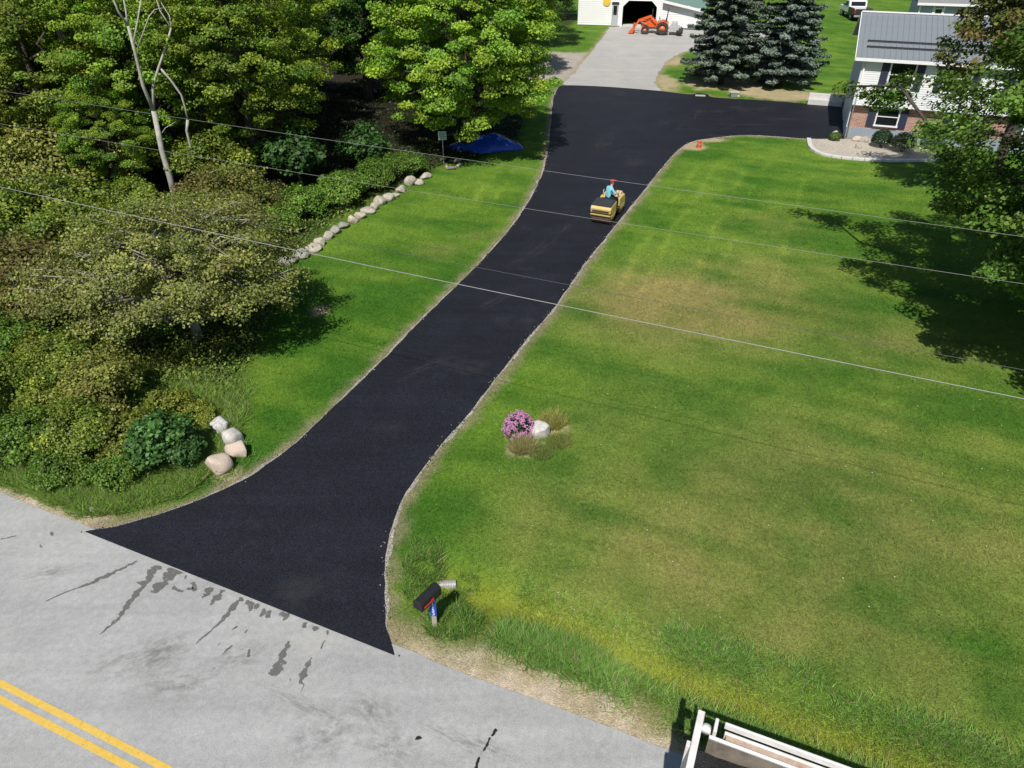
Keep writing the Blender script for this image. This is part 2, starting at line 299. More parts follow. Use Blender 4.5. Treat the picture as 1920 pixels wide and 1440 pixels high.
class MB:
    def __init__(s): s.v = []; s.f = []; s.sm = []
    def add(s, vs_, fs, smooth=False):
        b = len(s.v); s.v += [tuple(map(float, p)) for p in vs_]; s.f += [tuple(i + b for i in f) for f in fs]; s.sm += [smooth] * len(fs); return s
    def box(s, c, d, rot=None, taper=1.0):
        x, y, z = (i / 2 for i in d); t = taper
        P = [(-x, -y, -z), (x, -y, -z), (x, y, -z), (-x, y, -z), (-x * t, -y * t, z), (x * t, -y * t, z), (x * t, y * t, z), (-x * t, y * t, z)]
        if rot is not None:
            M = rot if isinstance(rot, Matrix) else Matrix.Rotation(rot, 3, 'Z'); P = [M @ Vector(p) for p in P]
        return s.add([(p[0] + c[0], p[1] + c[1], p[2] + c[2]) for p in P], [(0, 3, 2, 1), (4, 5, 6, 7), (0, 1, 5, 4), (1, 2, 6, 5), (2, 3, 7, 6), (3, 0, 4, 7)])
    def tube(s, pts, rad, n=8, cap=True, smooth=True):
        pts = [Vector(p) for p in pts]; rad = [rad] * len(pts) if not hasattr(rad, '__len__') else rad
        V = []; F = []; prev = None
        for i, p in enumerate(pts):
            t = (pts[min(i + 1, len(pts) - 1)] - pts[max(i - 1, 0)]); t = t.normalized() if t.length > 1e-9 else Vector((0, 0, 1))
            a = t.orthogonal().normalized() if prev is None else (prev - t * prev.dot(t)).normalized()
            prev = a; b = t.cross(a)
            for j in range(n):
                q = 2 * math.pi * j / n; V.append(p + (a * math.cos(q) + b * math.sin(q)) * rad[i])
        for i in range(len(pts) - 1):
            for j in range(n): F.append((i * n + j, i * n + (j + 1) % n, (i + 1) * n + (j + 1) % n, (i + 1) * n + j))
        if cap: F.append(tuple(range(n - 1, -1, -1))); F.append(tuple(range((len(pts) - 1) * n, len(pts) * n)))
        return s.add(V, F, smooth)
    def cyl(s, p0, p1, r0, r1=None, n=16, smooth=True): return s.tube([p0, p1], [r0, r0 if r1 is None else r1], n, True, smooth)
    def prism(s, poly, off, axis='z', a=0.0):
        """poly of 2D points extruded from a to a+off along the axis"""
        def P(p, q): return {'z': (p[0], p[1], q), 'y': (p[0], q, p[1]), 'x': (q, p[0], p[1])}[axis]
        n = len(poly); V = [P(p, a) for p in poly] + [P(p, a + off) for p in poly]
        F = [tuple(range(n - 1, -1, -1)), tuple(range(n, 2 * n))] + [(i, (i + 1) % n, n + (i + 1) % n, n + i) for i in range(n)]
        return s.add(V, F)
    def sphere(s, c, r, n=10, m=7, sc=(1, 1, 1)):
        V = []; F = []
        for i in range(m + 1):
            t = math.pi * i / m
            for j in range(n):
                p = 2 * math.pi * j / n; V.append((c[0] + r * sc[0] * math.sin(t) * math.cos(p), c[1] + r * sc[1] * math.sin(t) * math.sin(p), c[2] + r * sc[2] * math.cos(t)))
        for i in range(m):
            for j in range(n): F.append((i * n + j, (i + 1) * n + j, (i + 1) * n + (j + 1) % n, i * n + (j + 1) % n))
        return s.add(V, F, True)
    def mesh(s, name):
        me = bpy.data.meshes.new(name); me.from_pydata(s.v, [], s.f); me.polygons.foreach_set('use_smooth', s.sm); me.validate()
        bm = bmesh.new(); bm.from_mesh(me); bmesh.ops.recalc_face_normals(bm, faces=bm.faces); bm.to_mesh(me); bm.free(); return me
    def build(s, name, m, parent=None, bevel=0.0, loc=None, label=None):
        o = link(name, s.mesh(name), m, parent, loc)
        if bevel:
            b = o.modifiers.new('bevel', 'BEVEL'); b.width = bevel; b.segments = 2; b.limit_method = 'ANGLE'; b.angle_limit = R(35)
        if label: o['label'] = label
        return o
def dup(root, loc, rz=0.0, sc=1.0, label=None):
    r = root.copy(); C.objects.link(r); r.location = loc; r.rotation_euler = (0, 0, rz); r.scale = (sc,) * 3 if not hasattr(sc, '__len__') else sc
    if label: r['label'] = label
    for ch in list(root.children):
        c = ch.copy(); C.objects.link(c); c.parent = r
        for g in list(ch.children):
            d = g.copy(); C.objects.link(d); d.parent = c
    return r
ORD = ['first', 'second', 'third', 'fourth', 'fifth', 'sixth', 'seventh', 'eighth', 'ninth', 'tenth', 'eleventh', 'twelfth', 'thirteenth', 'fourteenth', 'fifteenth', 'sixteenth', 'seventeenth', 'eighteenth', 'nineteenth', 'twentieth']

def sheet(name, poly, zfun, m, grid=1.0, skirt=0.08, parent=None, kind='structure'):
    """flat paved area: constrained triangulation of the outline plus inner points, a skirt round the edge"""
    P = np.array(poly); lo = P.min(0); hi = P.max(0)
    gx, gy = np.meshgrid(np.arange(lo[0], hi[0], grid), np.arange(lo[1], hi[1], grid)); gx = gx.ravel(); gy = gy.ravel()
    k = sdist(gx, gy, poly) < -0.35 * grid
    pts = [Vector(p) for p in poly] + [Vector((a, b)) for a, b in zip(gx[k], gy[k])]
    n = len(poly); edges = [(i, (i + 1) % n) for i in range(n)]
    vv, ee, ff, *_ = geometry.delaunay_2d_cdt(pts, edges, [], 1, 1e-5)
    x = np.array([v.x for v in vv]); y = np.array([v.y for v in vv]); z = zfun(x, y)
    mb = MB(); mb.add(list(zip(x, y, z)), [tuple(f) for f in ff])
    if skirt:
        cnt = {}
        for f in ff:
            for i in range(len(f)): a, b = f[i], f[(i + 1) % len(f)]; cnt[(min(a, b), max(a, b))] = cnt.get((min(a, b), max(a, b)), 0) + 1
        for (a, b), q in cnt.items():
            if q == 1: mb.add([(x[a], y[a], z[a]), (x[b], y[b], z[b]), (x[b], y[b], z[b] - skirt), (x[a], y[a], z[a] - skirt)], [(0, 1, 2, 3)])
    o = mb.build(name, m, parent)
    if kind: o['kind'] = kind
    return o

# ------------------------------------------------------------------ the ground
def ticks(a, b, fine, lo, hi):
    t = list(np.arange(a, b + 1e-6, fine)); s = fine; v = a
    while v > lo: s *= 1.35; v -= s; t.insert(0, v)
    s = fine; v = b
    while v < hi: s *= 1.35; v += s; t.append(v)
    return np.array(t)
tx = ticks(-26, 50, 0.25, -900, 900); ty = ticks(5, 52, 0.2, -300, 53); ty = np.concatenate([ty[ty <= 52.0], ticks(52.4, 98, 0.4, 52.4, 1500)])
gx, gy = np.meshgrid(tx, ty); gz = H(gx.ravel(), gy.ravel()).reshape(gx.shape)
under = (sdist(gx.ravel(), gy.ravel(), DRIVE_C) < -0.15) | (np.abs(road_s(gx.ravel(), gy.ravel())) < ROADW - 0.15) | (sdist(gx.ravel(), gy.ravel(), OLD) < -0.2)
gz = gz - 0.05 * under.reshape(gx.shape)
nx, ny = len(tx), len(ty); idx = np.arange(nx * ny).reshape(ny, nx)
GF = np.stack([idx[:-1, :-1].ravel(), idx[:-1, 1:].ravel(), idx[1:, 1:].ravel(), idx[1:, :-1].ravel()], 1)
gme = np_mesh('ground', np.stack([gx.ravel(), gy.ravel(), gz.ravel()], 1), GF, 4, smooth=True)
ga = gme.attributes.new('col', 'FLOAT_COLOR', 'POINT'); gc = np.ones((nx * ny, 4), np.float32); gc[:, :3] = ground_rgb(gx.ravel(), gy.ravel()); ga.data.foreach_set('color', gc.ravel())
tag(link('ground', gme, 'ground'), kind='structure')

# road with double yellow line, wet marks and tar
def road_poly(u0, u1, s0, s1, st=0.35, jit=0.03):
    us = np.arange(u0, u1, st); a = [tuple(road_pt(u, s1 + jit * 2 * (float(vnoise(u, 0, .6, 5)) - .5))) for u in us]; b = [tuple(road_pt(u, s0)) for u in us[::-1]]
    return a + b
rp = [tuple(road_pt(u, -ROADW)) for u in (150, 40, -40, -150)] + [tuple(road_pt(u, ROADW)) for u in (-150, -40)] + [tuple(road_pt(u, ROADW + 0.06 * (float(vnoise(u, 0, .7, 5)) - .5))) for u in np.arange(-20, 22, .3)] + [tuple(road_pt(u, ROADW)) for u in (40, 150)]
road = sheet('road', rp, lambda x, y: np.full(x.shape, 0.02), 'asphalt_old', grid=6.0, skirt=0.1)
for s in (-0.115, 0.115):
    p = road_poly(-60, 60, s - 0.062, s + 0.062, 0.3, 0.006)
    sheet('yellow_line', p, lambda x, y: np.full(x.shape, 0.0245), 'yellow_paint', grid=50, skirt=0, parent=road, kind=None)
def Z2(p): return (p[0] / 2.667, 900 + p[1] / 2.667)
def streak(name, pts, m, z=0.025, seed=0, zoom=Z2, rag=0.35):
    """ragged stain: centre line in zoomed photo pixels with widths"""
    P = []; W = []
    for (x, y, w) in pts:
        g = G(*zoom((x, y))); g2 = G(*zoom((x + w / 2, y))); P.append((g.x, g.y)); W.append((g2.x - g.x))
    S = smooth_pts(P, 0.012); t0 = np.linspace(0, 1, len(P)); t = np.linspace(0, 1, len(S)); w = np.interp(t, t0, W)
    S = np.array(S); d = np.gradient(S, axis=0); d /= np.linalg.norm(d, axis=1)[:, None] + 1e-9; nn = np.stack([-d[:, 1], d[:, 0]], 1)
    k = np.arange(len(S)); ends = np.minimum(1, np.minimum(k, len(S) - 1 - k) / 3.0) ** .5
    def side(sd): return S + nn * (sd * w * ends * np.clip(0.55 + rag + 2.6 * (fbm(k * 0.025, 0 * k + sd * 9 + seed, 0.16, seed + 3, 4) - .5), 0.03, 2.5))[:, None]
    poly = None # + [tuple(p) for p in side(-1)[::-1]]
    V = [(a, b, z) for a, b in side(1)] + [(a, b, z) for a, b in side(-1)]; n = len(S)
    mb = MB(); mb.add(V, [(i, i + 1, n + i + 1, n + i) for i in range(n - 1)])
    return mb.build(name, m, road)
WS = [[(690, 408, 8), (560, 470, 30), (440, 525, 20), (330, 565, 9), (230, 610, 6)], [(800, 432, 30), (740, 500, 58), (690, 560, 26), (620, 660, 28), (575, 712, 20), (500, 776, 8)],
      [(885, 452, 80), (830, 505, 74), (760, 568, 40)], [(862, 540, 22), (918, 562, 14)], [(930, 480, 14), (925, 500, 14)], [(962, 515, 24), (975, 550, 30), (935, 545, 10)], [(1050, 540, 30), (1035, 580, 44), (1010, 588, 20)],
      [(1120, 552, 24), (1090, 590, 48), (1050, 630, 10)], [(1212, 590, 30), (1150, 660, 26), (1080, 735, 12), (980, 822, 6)], [(1235, 605, 18), (1255, 640, 40), (1245, 660, 10)], [(1290, 620, 20), (1280, 650, 26)], [(1322, 645, 20), (1305, 690, 20)], [(1352, 655, 24), (1335, 695, 20)],
      [(1405, 665, 40), (1435, 700, 26)], [(1525, 715, 24), (1525, 745, 26)], [(1570, 735, 20), (1575, 760, 30)], [(1640, 755, 20), (1638, 778, 10)], [(1190, 735, 12), (1160, 750, 12)], [(1240, 752, 8), (1222, 770, 8)], [(1165, 828, 6), (1135, 855, 14), (1112, 880, 5)], [(1252, 848, 14), (1240, 890, 20)], [(1105, 815, 8), (1090, 832, 5)], [(1080, 940, 8), (1066, 952, 6)],
      [(1445, 808, 12), (1420, 880, 34), (1390, 935, 46), (1365, 985, 70)], [(1560, 890, 8), (1530, 950, 30), (1505, 1010, 34), (1520, 1030, 8), (1503, 1065, 5)], [(1625, 805, 14), (1605, 850, 6)], [(1450, 995, 12), (1455, 1008, 8)], [(270, 268, 60), (250, 274, 20)], [(212, 332, 44), (200, 338, 20)], [(85, 282, 10), (5, 300, 6)]]
for i, w in enumerate(WS): streak('water_stain', w, 'wet_asphalt', 0.025 + 0.0002 * (i % 7), seed=i)
def Z6(p): return (640 + p[0] / 3, 1100 + p[1] / 3)
for i, w in enumerate([[(870, 802, 22), (852, 835, 30), (843, 845, 12)], [(838, 850, 8), (815, 895, 20), (798, 930, 8)], [(780, 960, 8), (762, 1000, 26), (755, 1060, 30)], [(415, 866, 8), (435, 858, 22), (455, 856, 10)], [(322, 388, 12), (330, 396, 20)]]): streak('tar_patch', w, 'tar', 0.0265, seed=60 + i, zoom=Z6)

def mat_smudge():
    m, n, l, b = newmat('smudge'); tc = n.new('ShaderNodeTexCoord'); gr = n.new('ShaderNodeTexGradient'); gr.gradient_type = 'SPHERICAL'; l.new(tc.outputs['Object'], gr.inputs[0])
    oi = n.new('ShaderNodeObjectInfo'); ad = n.new('ShaderNodeVectorMath'); ad.operation = 'MULTIPLY_ADD'; ad.inputs[1].default_value = (1, 1, 1); l.new(tc.outputs['Object'], ad.inputs[0]); l.new(oi.outputs['Location'], ad.inputs[2])
    nz = n.new('ShaderNodeTexNoise'); nz.inputs['Scale'].default_value = 3.2; nz.inputs['Detail'].default_value = 11; nz.inputs['Roughness'].default_value = .74; l.new(ad.outputs[0], nz.inputs['Vector'])
    mr = n.new('ShaderNodeMapRange'); mr.inputs[1].default_value = .44; mr.inputs[2].default_value = .72; mr.inputs[3].default_value = 0; mr.inputs[4].default_value = .6; l.new(nz.outputs['Fac'], mr.inputs[0])
    mu = n.new('ShaderNodeMath'); mu.operation = 'MULTIPLY'; l.new(mr.outputs[0], mu.inputs[0]); l.new(gr.outputs['Fac'], mu.inputs[1])
    b.inputs['Base Color'].default_value = (.13, .125, .115, 1); b.inputs['Roughness'].default_value = .85; l.new(mu.outputs[0], b.inputs['Alpha'])
mat_smudge()
for i, (px, py, w, h, a) in enumerate([(262, 1232, 1.25, .55, 28), (330, 1285, 1.1, .45, 5), (300, 1235, .8, .5, 30), (735, 1400, .45, .75, 65), (610, 1380, .9, .7, 20), (560, 1318, 1.2, .18, -25), (905, 1400, .2, .8, 66), (700, 1330, .7, .35, -30), (100, 1075, .9, .25, 15), (450, 1230, .8, .4, 20), (845, 1385, .9, .16, -28)]):
    g = G(px, py); o = MB().add([(-1, -1, 0), (1, -1, 0), (1, 1, 0), (-1, 1, 0)], [(0, 1, 2, 3)]).build('dirt_smudge', 'smudge', road); o.location = (g.x, g.y, .0285 + .0004 * i); o.scale = (w, h, 1); o.rotation_euler = (0, 0, R(a))

# the new asphalt drive and the old grey drive to the barn
def zdrive(x, y): return 0.05 + 0 * x
drive = sheet('asphalt_driveway', DRIVE, zdrive, 'asphalt_new', grid=1.0, skirt=0.12)
sheet('old_driveway', smooth_pts(OLD, 0.3, 0.22, 9, True), lambda x, y: H(x, y) + 0.02, 'asphalt_grey', grid=1.5, skirt=0.1)
m2_ = MATS['smudge'].copy(); m2_.name = 'dust_track'; MATS['dust_track'] = m2_; m2_.node_tree.nodes['Principled BSDF'].inputs['Base Color'].default_value = (.07, .071, .077, 1)
for i, (px, py, w, h, a) in enumerate([(1305, 215, 4.2, .8, 70), (1275, 240, 3.0, .6, 66), (1420, 205, 4.5, .7, 4), (1480, 225, 4.0, .8, -4), (1400, 235, 4.0, .6, 2), (1010, 470, 3.5, .8, 55), (1060, 430, 3.0, .5, 60), (800, 690, 2.5, .5, 45), (940, 560, 3.0, .6, 50), (1130, 270, 5, 1.2, 75)]):
    g = G(px, py); o = MB().add([(-1, -1, 0), (1, -1, 0), (1, 1, 0), (-1, 1, 0)], [(0, 1, 2, 3)]).build('dust_track', 'dust_track', drive); o.location = (g.x, g.y, .0545 + .0004 * i); o.scale = (w * .6, h * .6, 1); o.rotation_euler = (0, 0, R(a))
def edge_strip(name, line, side, m, z, w0, w1, seed):
    S = np.array(line); d = np.gradient(S, axis=0); d /= np.linalg.norm(d, axis=1)[:, None] + 1e-9; nn = np.stack([-d[:, 1], d[:, 0]], 1) * side
    k = np.arange(len(S)) * 0.12; w = w0 + (w1 - w0) * fbm(k, 0 * k, 0.7, seed, 3) ** 1.4
    B = S + nn * w[:, None]; A = S - nn * 0.02; n = len(S)
    V = [(a, b, z) for a, b in A] + [(a, b, float(h) + 0.006) for (a, b), h in zip(B, H(B[:, 0], B[:, 1]))]
    mb = MB(); mb.add(V, [(i, i + 1, n + i + 1, n + i) for i in range(n - 1)]); o = mb.build(name, m); return tag(o, kind='structure')
edge_strip('gravel_edge', EDGE_L, 1, 'gravel_grey', 0.022, 0.015, 0.20, 4); edge_strip('gravel_edge', EDGE_R, 1, 'gravel_grey', 0.022, 0.015, 0.17, 5)

# ------------------------------------------------------------------ house
mat('siding_white', (0.74, 0.75, 0.76), 0.55, 0.03, 2); mat('trim_white', (0.80, 0.80, 0.80), 0.5, 0.03, 3)
mat('roof_metal', (0.19, 0.212, 0.232), 0.5, 0.06, 1.2, spec=0.5); mat('shutter', (0.035, 0.042, 0.075), 0.6, 0.1, 4)
mat('foundation', (0.27, 0.31, 0.36), 0.85, 0.08, 3); mat('concrete', (0.55, 0.54, 0.52), 0.9, 0.1, 4, bump=0.2); mat('dark_metal', (0.03, 0.03, 0.035), 0.5, 0.1, 5)
mat('glass', (0.012, 0.014, 0.016), 0.06, 0.1, 1, spec=0.6); mat('interior', (0.05, 0.045, 0.04), 0.9, 0.2, 2)
def mat_brick():
    m, n, l, b = newmat('brick')
    tc = n.new('ShaderNodeTexCoord'); mp = n.new('ShaderNodeMapping'); mp.inputs['Rotation'].default_value = (R(90), 0, 0); br = n.new('ShaderNodeTexBrick')
    l.new(tc.outputs['Object'], mp.inputs['Vector']); l.new(mp.outputs[0], br.inputs['Vector'])
    br.inputs['Scale'].default_value = 1.0; br.inputs['Brick Width'].default_value = 0.24; br.inputs['Row Height'].default_value = 0.085; br.inputs['Mortar Size'].default_value = 0.012
    br.inputs['Color1'].default_value = (0.33, 0.13, 0.085, 1); br.inputs['Color2'].default_value = (0.46, 0.23, 0.16, 1); br.inputs['Mortar'].default_value = (0.50, 0.46, 0.42, 1)
    l.new(br.outputs['Color'], b.inputs['Base Color']); b.inputs['Roughness'].default_value = 0.9
    bp = n.new('ShaderNodeBump'); bp.inputs['Distance'].default_value = 0.01; bp.invert = True; l.new(br.outputs['Fac'], bp.inputs['Height']); l.new(bp.outputs[0], b.inputs['Normal'])
mat_brick()
def siding(mb, x0, x1, z0, z1, y, holes=(), bh=0.125, top=None, flip=None):
    """lapped boards facing -y at depth y; holes are (x0,x1,z0,z1); top(z) clips to a gable"""
    z = z0
    while z < z1 - 1e-4:
        zt = min(z + bh, z1); a, b = (x0, x1) if top is None else top((z + zt) / 2)
        segs = [(a, b)]
        for (hx0, hx1, hz0, hz1) in holes:
            if zt > hz0 and z < hz1:
                ns = []
                for (p, q) in segs:
                    if hx0 > p: ns.append((p, min(q, hx0)))
                    if hx1 < q: ns.append((max(p, hx1), q))
                segs = [s for s in ns if s[1] - s[0] > 0.01]
        for (p, q) in segs:
            V = [(p, y - 0.022, z), (q, y - 0.022, z), (q, y - 0.004, zt + 0.01), (p, y - 0.004, zt + 0.01), (p, y + 0.03, z), (q, y + 0.03, z), (q, y + 0.03, zt + 0.01), (p, y + 0.03, zt + 0.01)]
            if flip: V = [flip(v) for v in V]
            mb.add(V, [(0, 1, 2, 3), (4, 7, 6, 5), (0, 4, 5, 1), (3, 2, 6, 7), (0, 3, 7, 4), (1, 5, 6, 2)])
        z = zt
def window(parent, x0, x1, z0, z1, y, shutters=(True, True), mull='h', pm='glass'):
    w = MB(); t = 0.07
    w.box(((x0 + x1) / 2, y, z1 - t / 2), (x1 - x0, 0.12, t)); w.box(((x0 + x1) / 2, y - 0.02, z0 + t / 2), (x1 - x0 + .06, 0.17, t)); w.box((x0 + t / 2, y, (z0 + z1) / 2), (t, 0.12, z1 - z0 - 2 * t)); w.box((x1 - t / 2, y, (z0 + z1) / 2), (t, 0.12, z1 - z0 - 2 * t))
    fr = w.build('window', 'trim_white', parent)
    zm = z0 + (z1 - z0) * .52
    for (a, b, dy) in ((z0 + t, zm, 0.0), (zm, z1 - t, -0.015)): MB().box(((x0 + x1) / 2, y + 0.02 + dy, (a + b) / 2), (x1 - x0 - 2 * t, 0.01, b - a - 0.004)).build('pane', pm, fr)
    MB().box(((x0 + x1) / 2, y - 0.005, zm), (x1 - x0 - 2 * t, 0.05, 0.045)).build('meeting_rail', 'trim_white', fr)
    for k, s in enumerate(shutters):
        if s:
            cx = x0 - 0.24 if k == 0 else x1 + 0.24; m = MB(); m.box((cx, y - 0.01, (z0 + z1) / 2), (0.42, 0.05, z1 - z0 + .06))
            for i in range(int((z1 - z0) / 0.09)): m.box((cx, y - 0.042, z0 + 0.06 + i * 0.09), (0.32, 0.016, 0.05))
            m.build('shutter', 'shutter', parent)
HL, HD, HE, HRZ = 13.4, 8.4, 4.85, 6.45         # length, depth, eave, ridge
house = thing('house', 'white sided raised house with grey metal roof and brick lower storey', 'house', HOUSE0, HROT)
OV = -0.32
MB().box((HL / 2, HD / 2, 0.33), (HL, HD, 0.66)).build('foundation_wall', 'foundation', house)
MB().box((HL / 2, HD / 2, 1.35), (HL - .08, HD - .08, 1.376)).build('brick_wall', 'brick', house)
MB().box((HL / 2, 0.1, 2.02), (HL, 0.8, 0.04)).build('soffit', 'trim_white', house)
upw = [(1.5, 2.9), (4.45, 5.85), (8.0, 9.5), (11.0, 12.2)]
fs = MB(); siding(fs, 0, HL, 2.04, HE - .15, OV, [(a, b, 3.05, 4.6) for a, b in upw])
fs.build('front_siding', 'siding_white', house)
def lf(v): return (v[1], HD - v[0], v[2])
ls = MB(); siding(ls, 0.0, HD, 0.66, 2.04, -0.03, [(1.2, 4.2, 0, 2.6), (5.0, 8.0, 0, 2.6)], flip=lf)
siding(ls, 0.0, HD - OV, 2.04, HE - .15, -0.03, [(1.2, 4.2, 0, 2.45), (5.0, 8.0, 0, 2.45)], flip=lf)
siding(ls, 0, HD, HE - .15, HRZ - .1, -0.03, top=lambda z: (max(0, HD / 2 * (z - HE) / (HRZ - HE) * .98), HD - max(0, HD / 2 * (z - HE) / (HRZ - HE) * .98)), flip=lf)
ls.build('end_siding', 'siding_white', house)
for (a, b) in ((0.4, 3.4), (4.2, 7.2)):
    gd = MB().box((-0.02, (a + b) / 2, 1.22), (0.06, b - a, 2.4)).build('garage_door', 'trim_white', house)
    for k in range(4): MB().box((-0.06, (a + b) / 2, 0.33 + 0.58 * k), (0.03, b - a - .06, 0.54)).build('door_panel', 'trim_white', gd)
cr = MB(); cr.box((HL / 2, (HD + OV) / 2, 3.36), (HL - 0.1, HD - OV - 0.12, 2.6)); cr.build('core_wall', 'siding_white', house)
bg = MB(); bg.prism([(0.05, HE), (HD - .05, HE), (HD / 2, HRZ - .12)], HL - .1, 'x', 0.05); bg.build('gable_wall', 'siding_white', house)
MB().box((0.06, OV - .026, 3.36), (0.12, 0.03, 2.62)).build('corner_board', 'trim_white', house)
for k, (a, b) in enumerate(upw): window(house, a, b, 3.05, 4.6, OV - 0.005)
for (a, b) in [(1.45, 2.75), (5.6, 6.8), (9.3, 10.5)]: window(house, a, b, 0.86, 1.96, -0.02, (True, True))
# roof: raised seam panels one by one on the front slope
ROV = 0.5; ye = OV - 0.32; sl = math.atan2(HRZ - HE, HD / 2 - 0); zt = lambda y: HE + 0.08 + (HRZ - HE) * (y / (HD / 2))
Ls = math.hypot(HD / 2 - ye, zt(HD / 2) - zt(ye)); pw = 0.305; npan = int((HL + 2 * ROV) / pw)
pm = MB(); pm.box((pw / 2, Ls / 2, 0.02), (pw - 0.012, Ls, 0.03)); pm.box((pw - 0.012, Ls / 2, 0.05), (0.028, Ls, 0.05)); pme = pm.mesh('roof_panel'); pme.materials.append(MATS['roof_metal'])
roof = MB(); roof.prism([(ye + .03, zt(ye) - .10), (HD / 2, zt(HD / 2) - .10), (HD - ye - .03, zt(ye) - .10), (HD - ye - .03, zt(ye) - .01), (HD / 2, zt(HD / 2) - .01), (ye + .03, zt(ye) - .01)], HL + 2 * ROV, 'x', -ROV); roof = roof.build('roof', 'roof_metal', house)
for i in range(npan):
    o = bpy.data.objects.new('roof_panel', pme); C.objects.link(o); o.parent = roof; o.location = (-ROV + i * pw, ye, zt(ye)); o.rotation_euler = (sl, 0, 0)
MB().box((HL / 2, HD / 2, zt(HD / 2) + .06), (HL + 2 * ROV, 0.26, 0.06)).build('ridge_cap', 'trim_white', roof)
for yy in (0.35, 0.95): MB().box((HL / 2 - .3, yy, zt(yy) + .13), (HL - .6, 0.05, 0.07)).build('snow_rail', 'dark_metal', roof)
MB().box((HL / 2, ye - .06, zt(ye) - .06), (HL + 2 * ROV, 0.12, 0.16)).build('gutter', 'trim_white', roof)
for yy in (ye, HD - ye):
    for xx in (-ROV - .045, HL + ROV + .005): MB().prism([(yy, zt(ye) - .14), (HD / 2, zt(HD / 2) - .14), (HD / 2, zt(HD / 2) + .04), (yy, zt(ye) + .04)], 0.04, 'x', xx).build('rake_board', 'trim_white', roof)
MB().tube([(0.1, OV - .09, 4.7), (0.1, OV - .09, 2.1), (0.1, -.06, 1.9), (0.1, -.06, .12)], 0.04, 8).build('downspout', 'trim_white', house)

# concrete retaining wall beside the house end
rw = thing('retaining_wall', 'low white concrete retaining wall between drive and house end', 'wall', (*hpt(-2.45, 8.9), 0), HROT)
MB().box((1.15, 0, 0.35), (2.3, 0.35, 0.7)).build('wall_block', 'concrete', rw, 0.015); MB().box((1.15, -0.42, 0.2), (2.3, 0.5, 0.4)).build('step_block', 'concrete', rw, 0.015)

# planting bed in front of the house
sheet('gravel_bed', smooth_pts(BED, 0.25, 0.02, 8, True), lambda x, y: 0.03 + H(x, y), 'gravel', grid=0.8, skirt=0.1)
kb = [BED[i] for i in (0, 1, 2, 3, 4, 5, 6, 7)]; kp = smooth_pts(kb, 0.45); kroot = thing('garden_kerb', 'curved pale concrete kerb round the gravel bed by the house', 'kerb', (kp[0][0], kp[0][1], 0))
for i in range(len(kp) - 1):
    a, b = Vector((*kp[i], 0)), Vector((*kp[i + 1], 0)); c = (a + b) / 2; L = (b - a).length - 0.015
    MB().box((c.x - kp[0][0], c.y - kp[0][1], 0.06), (L, 0.26, 0.14), math.atan2(b.y - a.y, b.x - a.x)).build('kerb_block', 'concrete', kroot, 0.02)

# ------------------------------------------------------------------ barn
mat('barn_white', (0.80, 0.80, 0.79), 0.6, 0.03, 1); mat('roof_green', (0.17, 0.27, 0.22), 0.5, 0.06, 1); mat('door_grey', (0.42, 0.45, 0.48), 0.6, 0.05, 2); mat('sign_yellow', (0.75, 0.52, 0.06), 0.6, 0.1, 3)
b0 = G(1083, 47); b1 = G(1313, 57.5); bv = b1 - b0; BROT = math.atan2(bv.y, bv.x); BW = math.hypot(bv.x, bv.y)
barn = thing('barn', 'white barn with open dark doorway and green lean-to roof', 'barn', (b0.x, b0.y, b0.z - .05), BROT)
def bx(px, py):          # photo pixel on the barn front -> (local x, height)
    u, v = px - 960.0, py - 720.0
    d = Vector((u, FPX * math.cos(PITCH) - v * math.sin(PITCH), -(FPX * math.sin(PITCH) + v * math.cos(PITCH))))
    n = Vector((-math.sin(BROT), math.cos(BROT), 0)); t = (b0 - Vector((0, 0, CAMH))).dot(n) / d.dot(n); p = Vector((0, 0, CAMH)) + d * t
    q = p - b0; return q.x * math.cos(BROT) + q.y * math.sin(BROT), q.z + .05
dx0, _ = bx(1166, 48); dx1, _ = bx(1228, 50); _, dh = bx(1180, 1); mx_, _ = bx(1241, 30); ch = 0.55
px0, _ = bx(1146, 48); px1, ptop = bx(1160, 9)
MW = mx_; BDEP = 13.0; BE, BRZ = 4.6, 8.4
lz0 = bx(1246, 4)[1] + .05; lz1 = bx(1293, 19)[1] + .05
bs = MB(); siding(bs, 0, BW, 0.12, dh, 0, [(dx0 - .02, dx1 + .02, 0, dh), (px0, px1, 0, 2.15)], 0.2, top=lambda z: (0, BW if z < lz1 else MW + (BW - MW) * max(0, (lz0 - z) / (lz0 - lz1))))
siding(bs, 0, MW, dh, BRZ - .2, 0, (), 0.2, top=lambda z: (0, MW + (BW - MW) * max(0, min(1, (lz0 - z) / (lz0 - lz1))) if z < lz0 else MW) if z < BE else (MW / 2 * (z - BE) / (BRZ - BE), MW - MW / 2 * (z - BE) / (BRZ - BE)))
for (xa, s) in ((dx0, 1), (dx1, -1)): bs.prism([(xa - .02 * s, dh), (xa + s * ch, dh), (xa - .02 * s, dh - ch)], 0.1, 'y', -0.02)
bs.build('front_siding', 'barn_white', barn)
sw_ = MB(); siding(sw_, 0, BDEP, 0.12, BE, -0.0, (), 0.2, flip=lambda v: (v[1], BDEP - v[0], v[2])); sw_.build('side_siding', 'barn_white', barn)
iw = MB(); iw.box((MW / 2, BDEP - .1, BE / 2), (MW, .1, BE)); iw.box((0.12, BDEP / 2, BE / 2), (.1, BDEP - .3, BE)); iw.box((MW - .1, BDEP / 2, BE / 2), (.1, BDEP - .3, BE)); iw.box((MW / 2, BDEP / 2, BE), (MW - .2, BDEP - .3, .08)); iw.build('inner_wall', 'interior', barn)
MB().box((BW / 2, BDEP / 2, 0.05), (BW - .1, BDEP - .1, 0.1)).build('slab', 'concrete', barn)
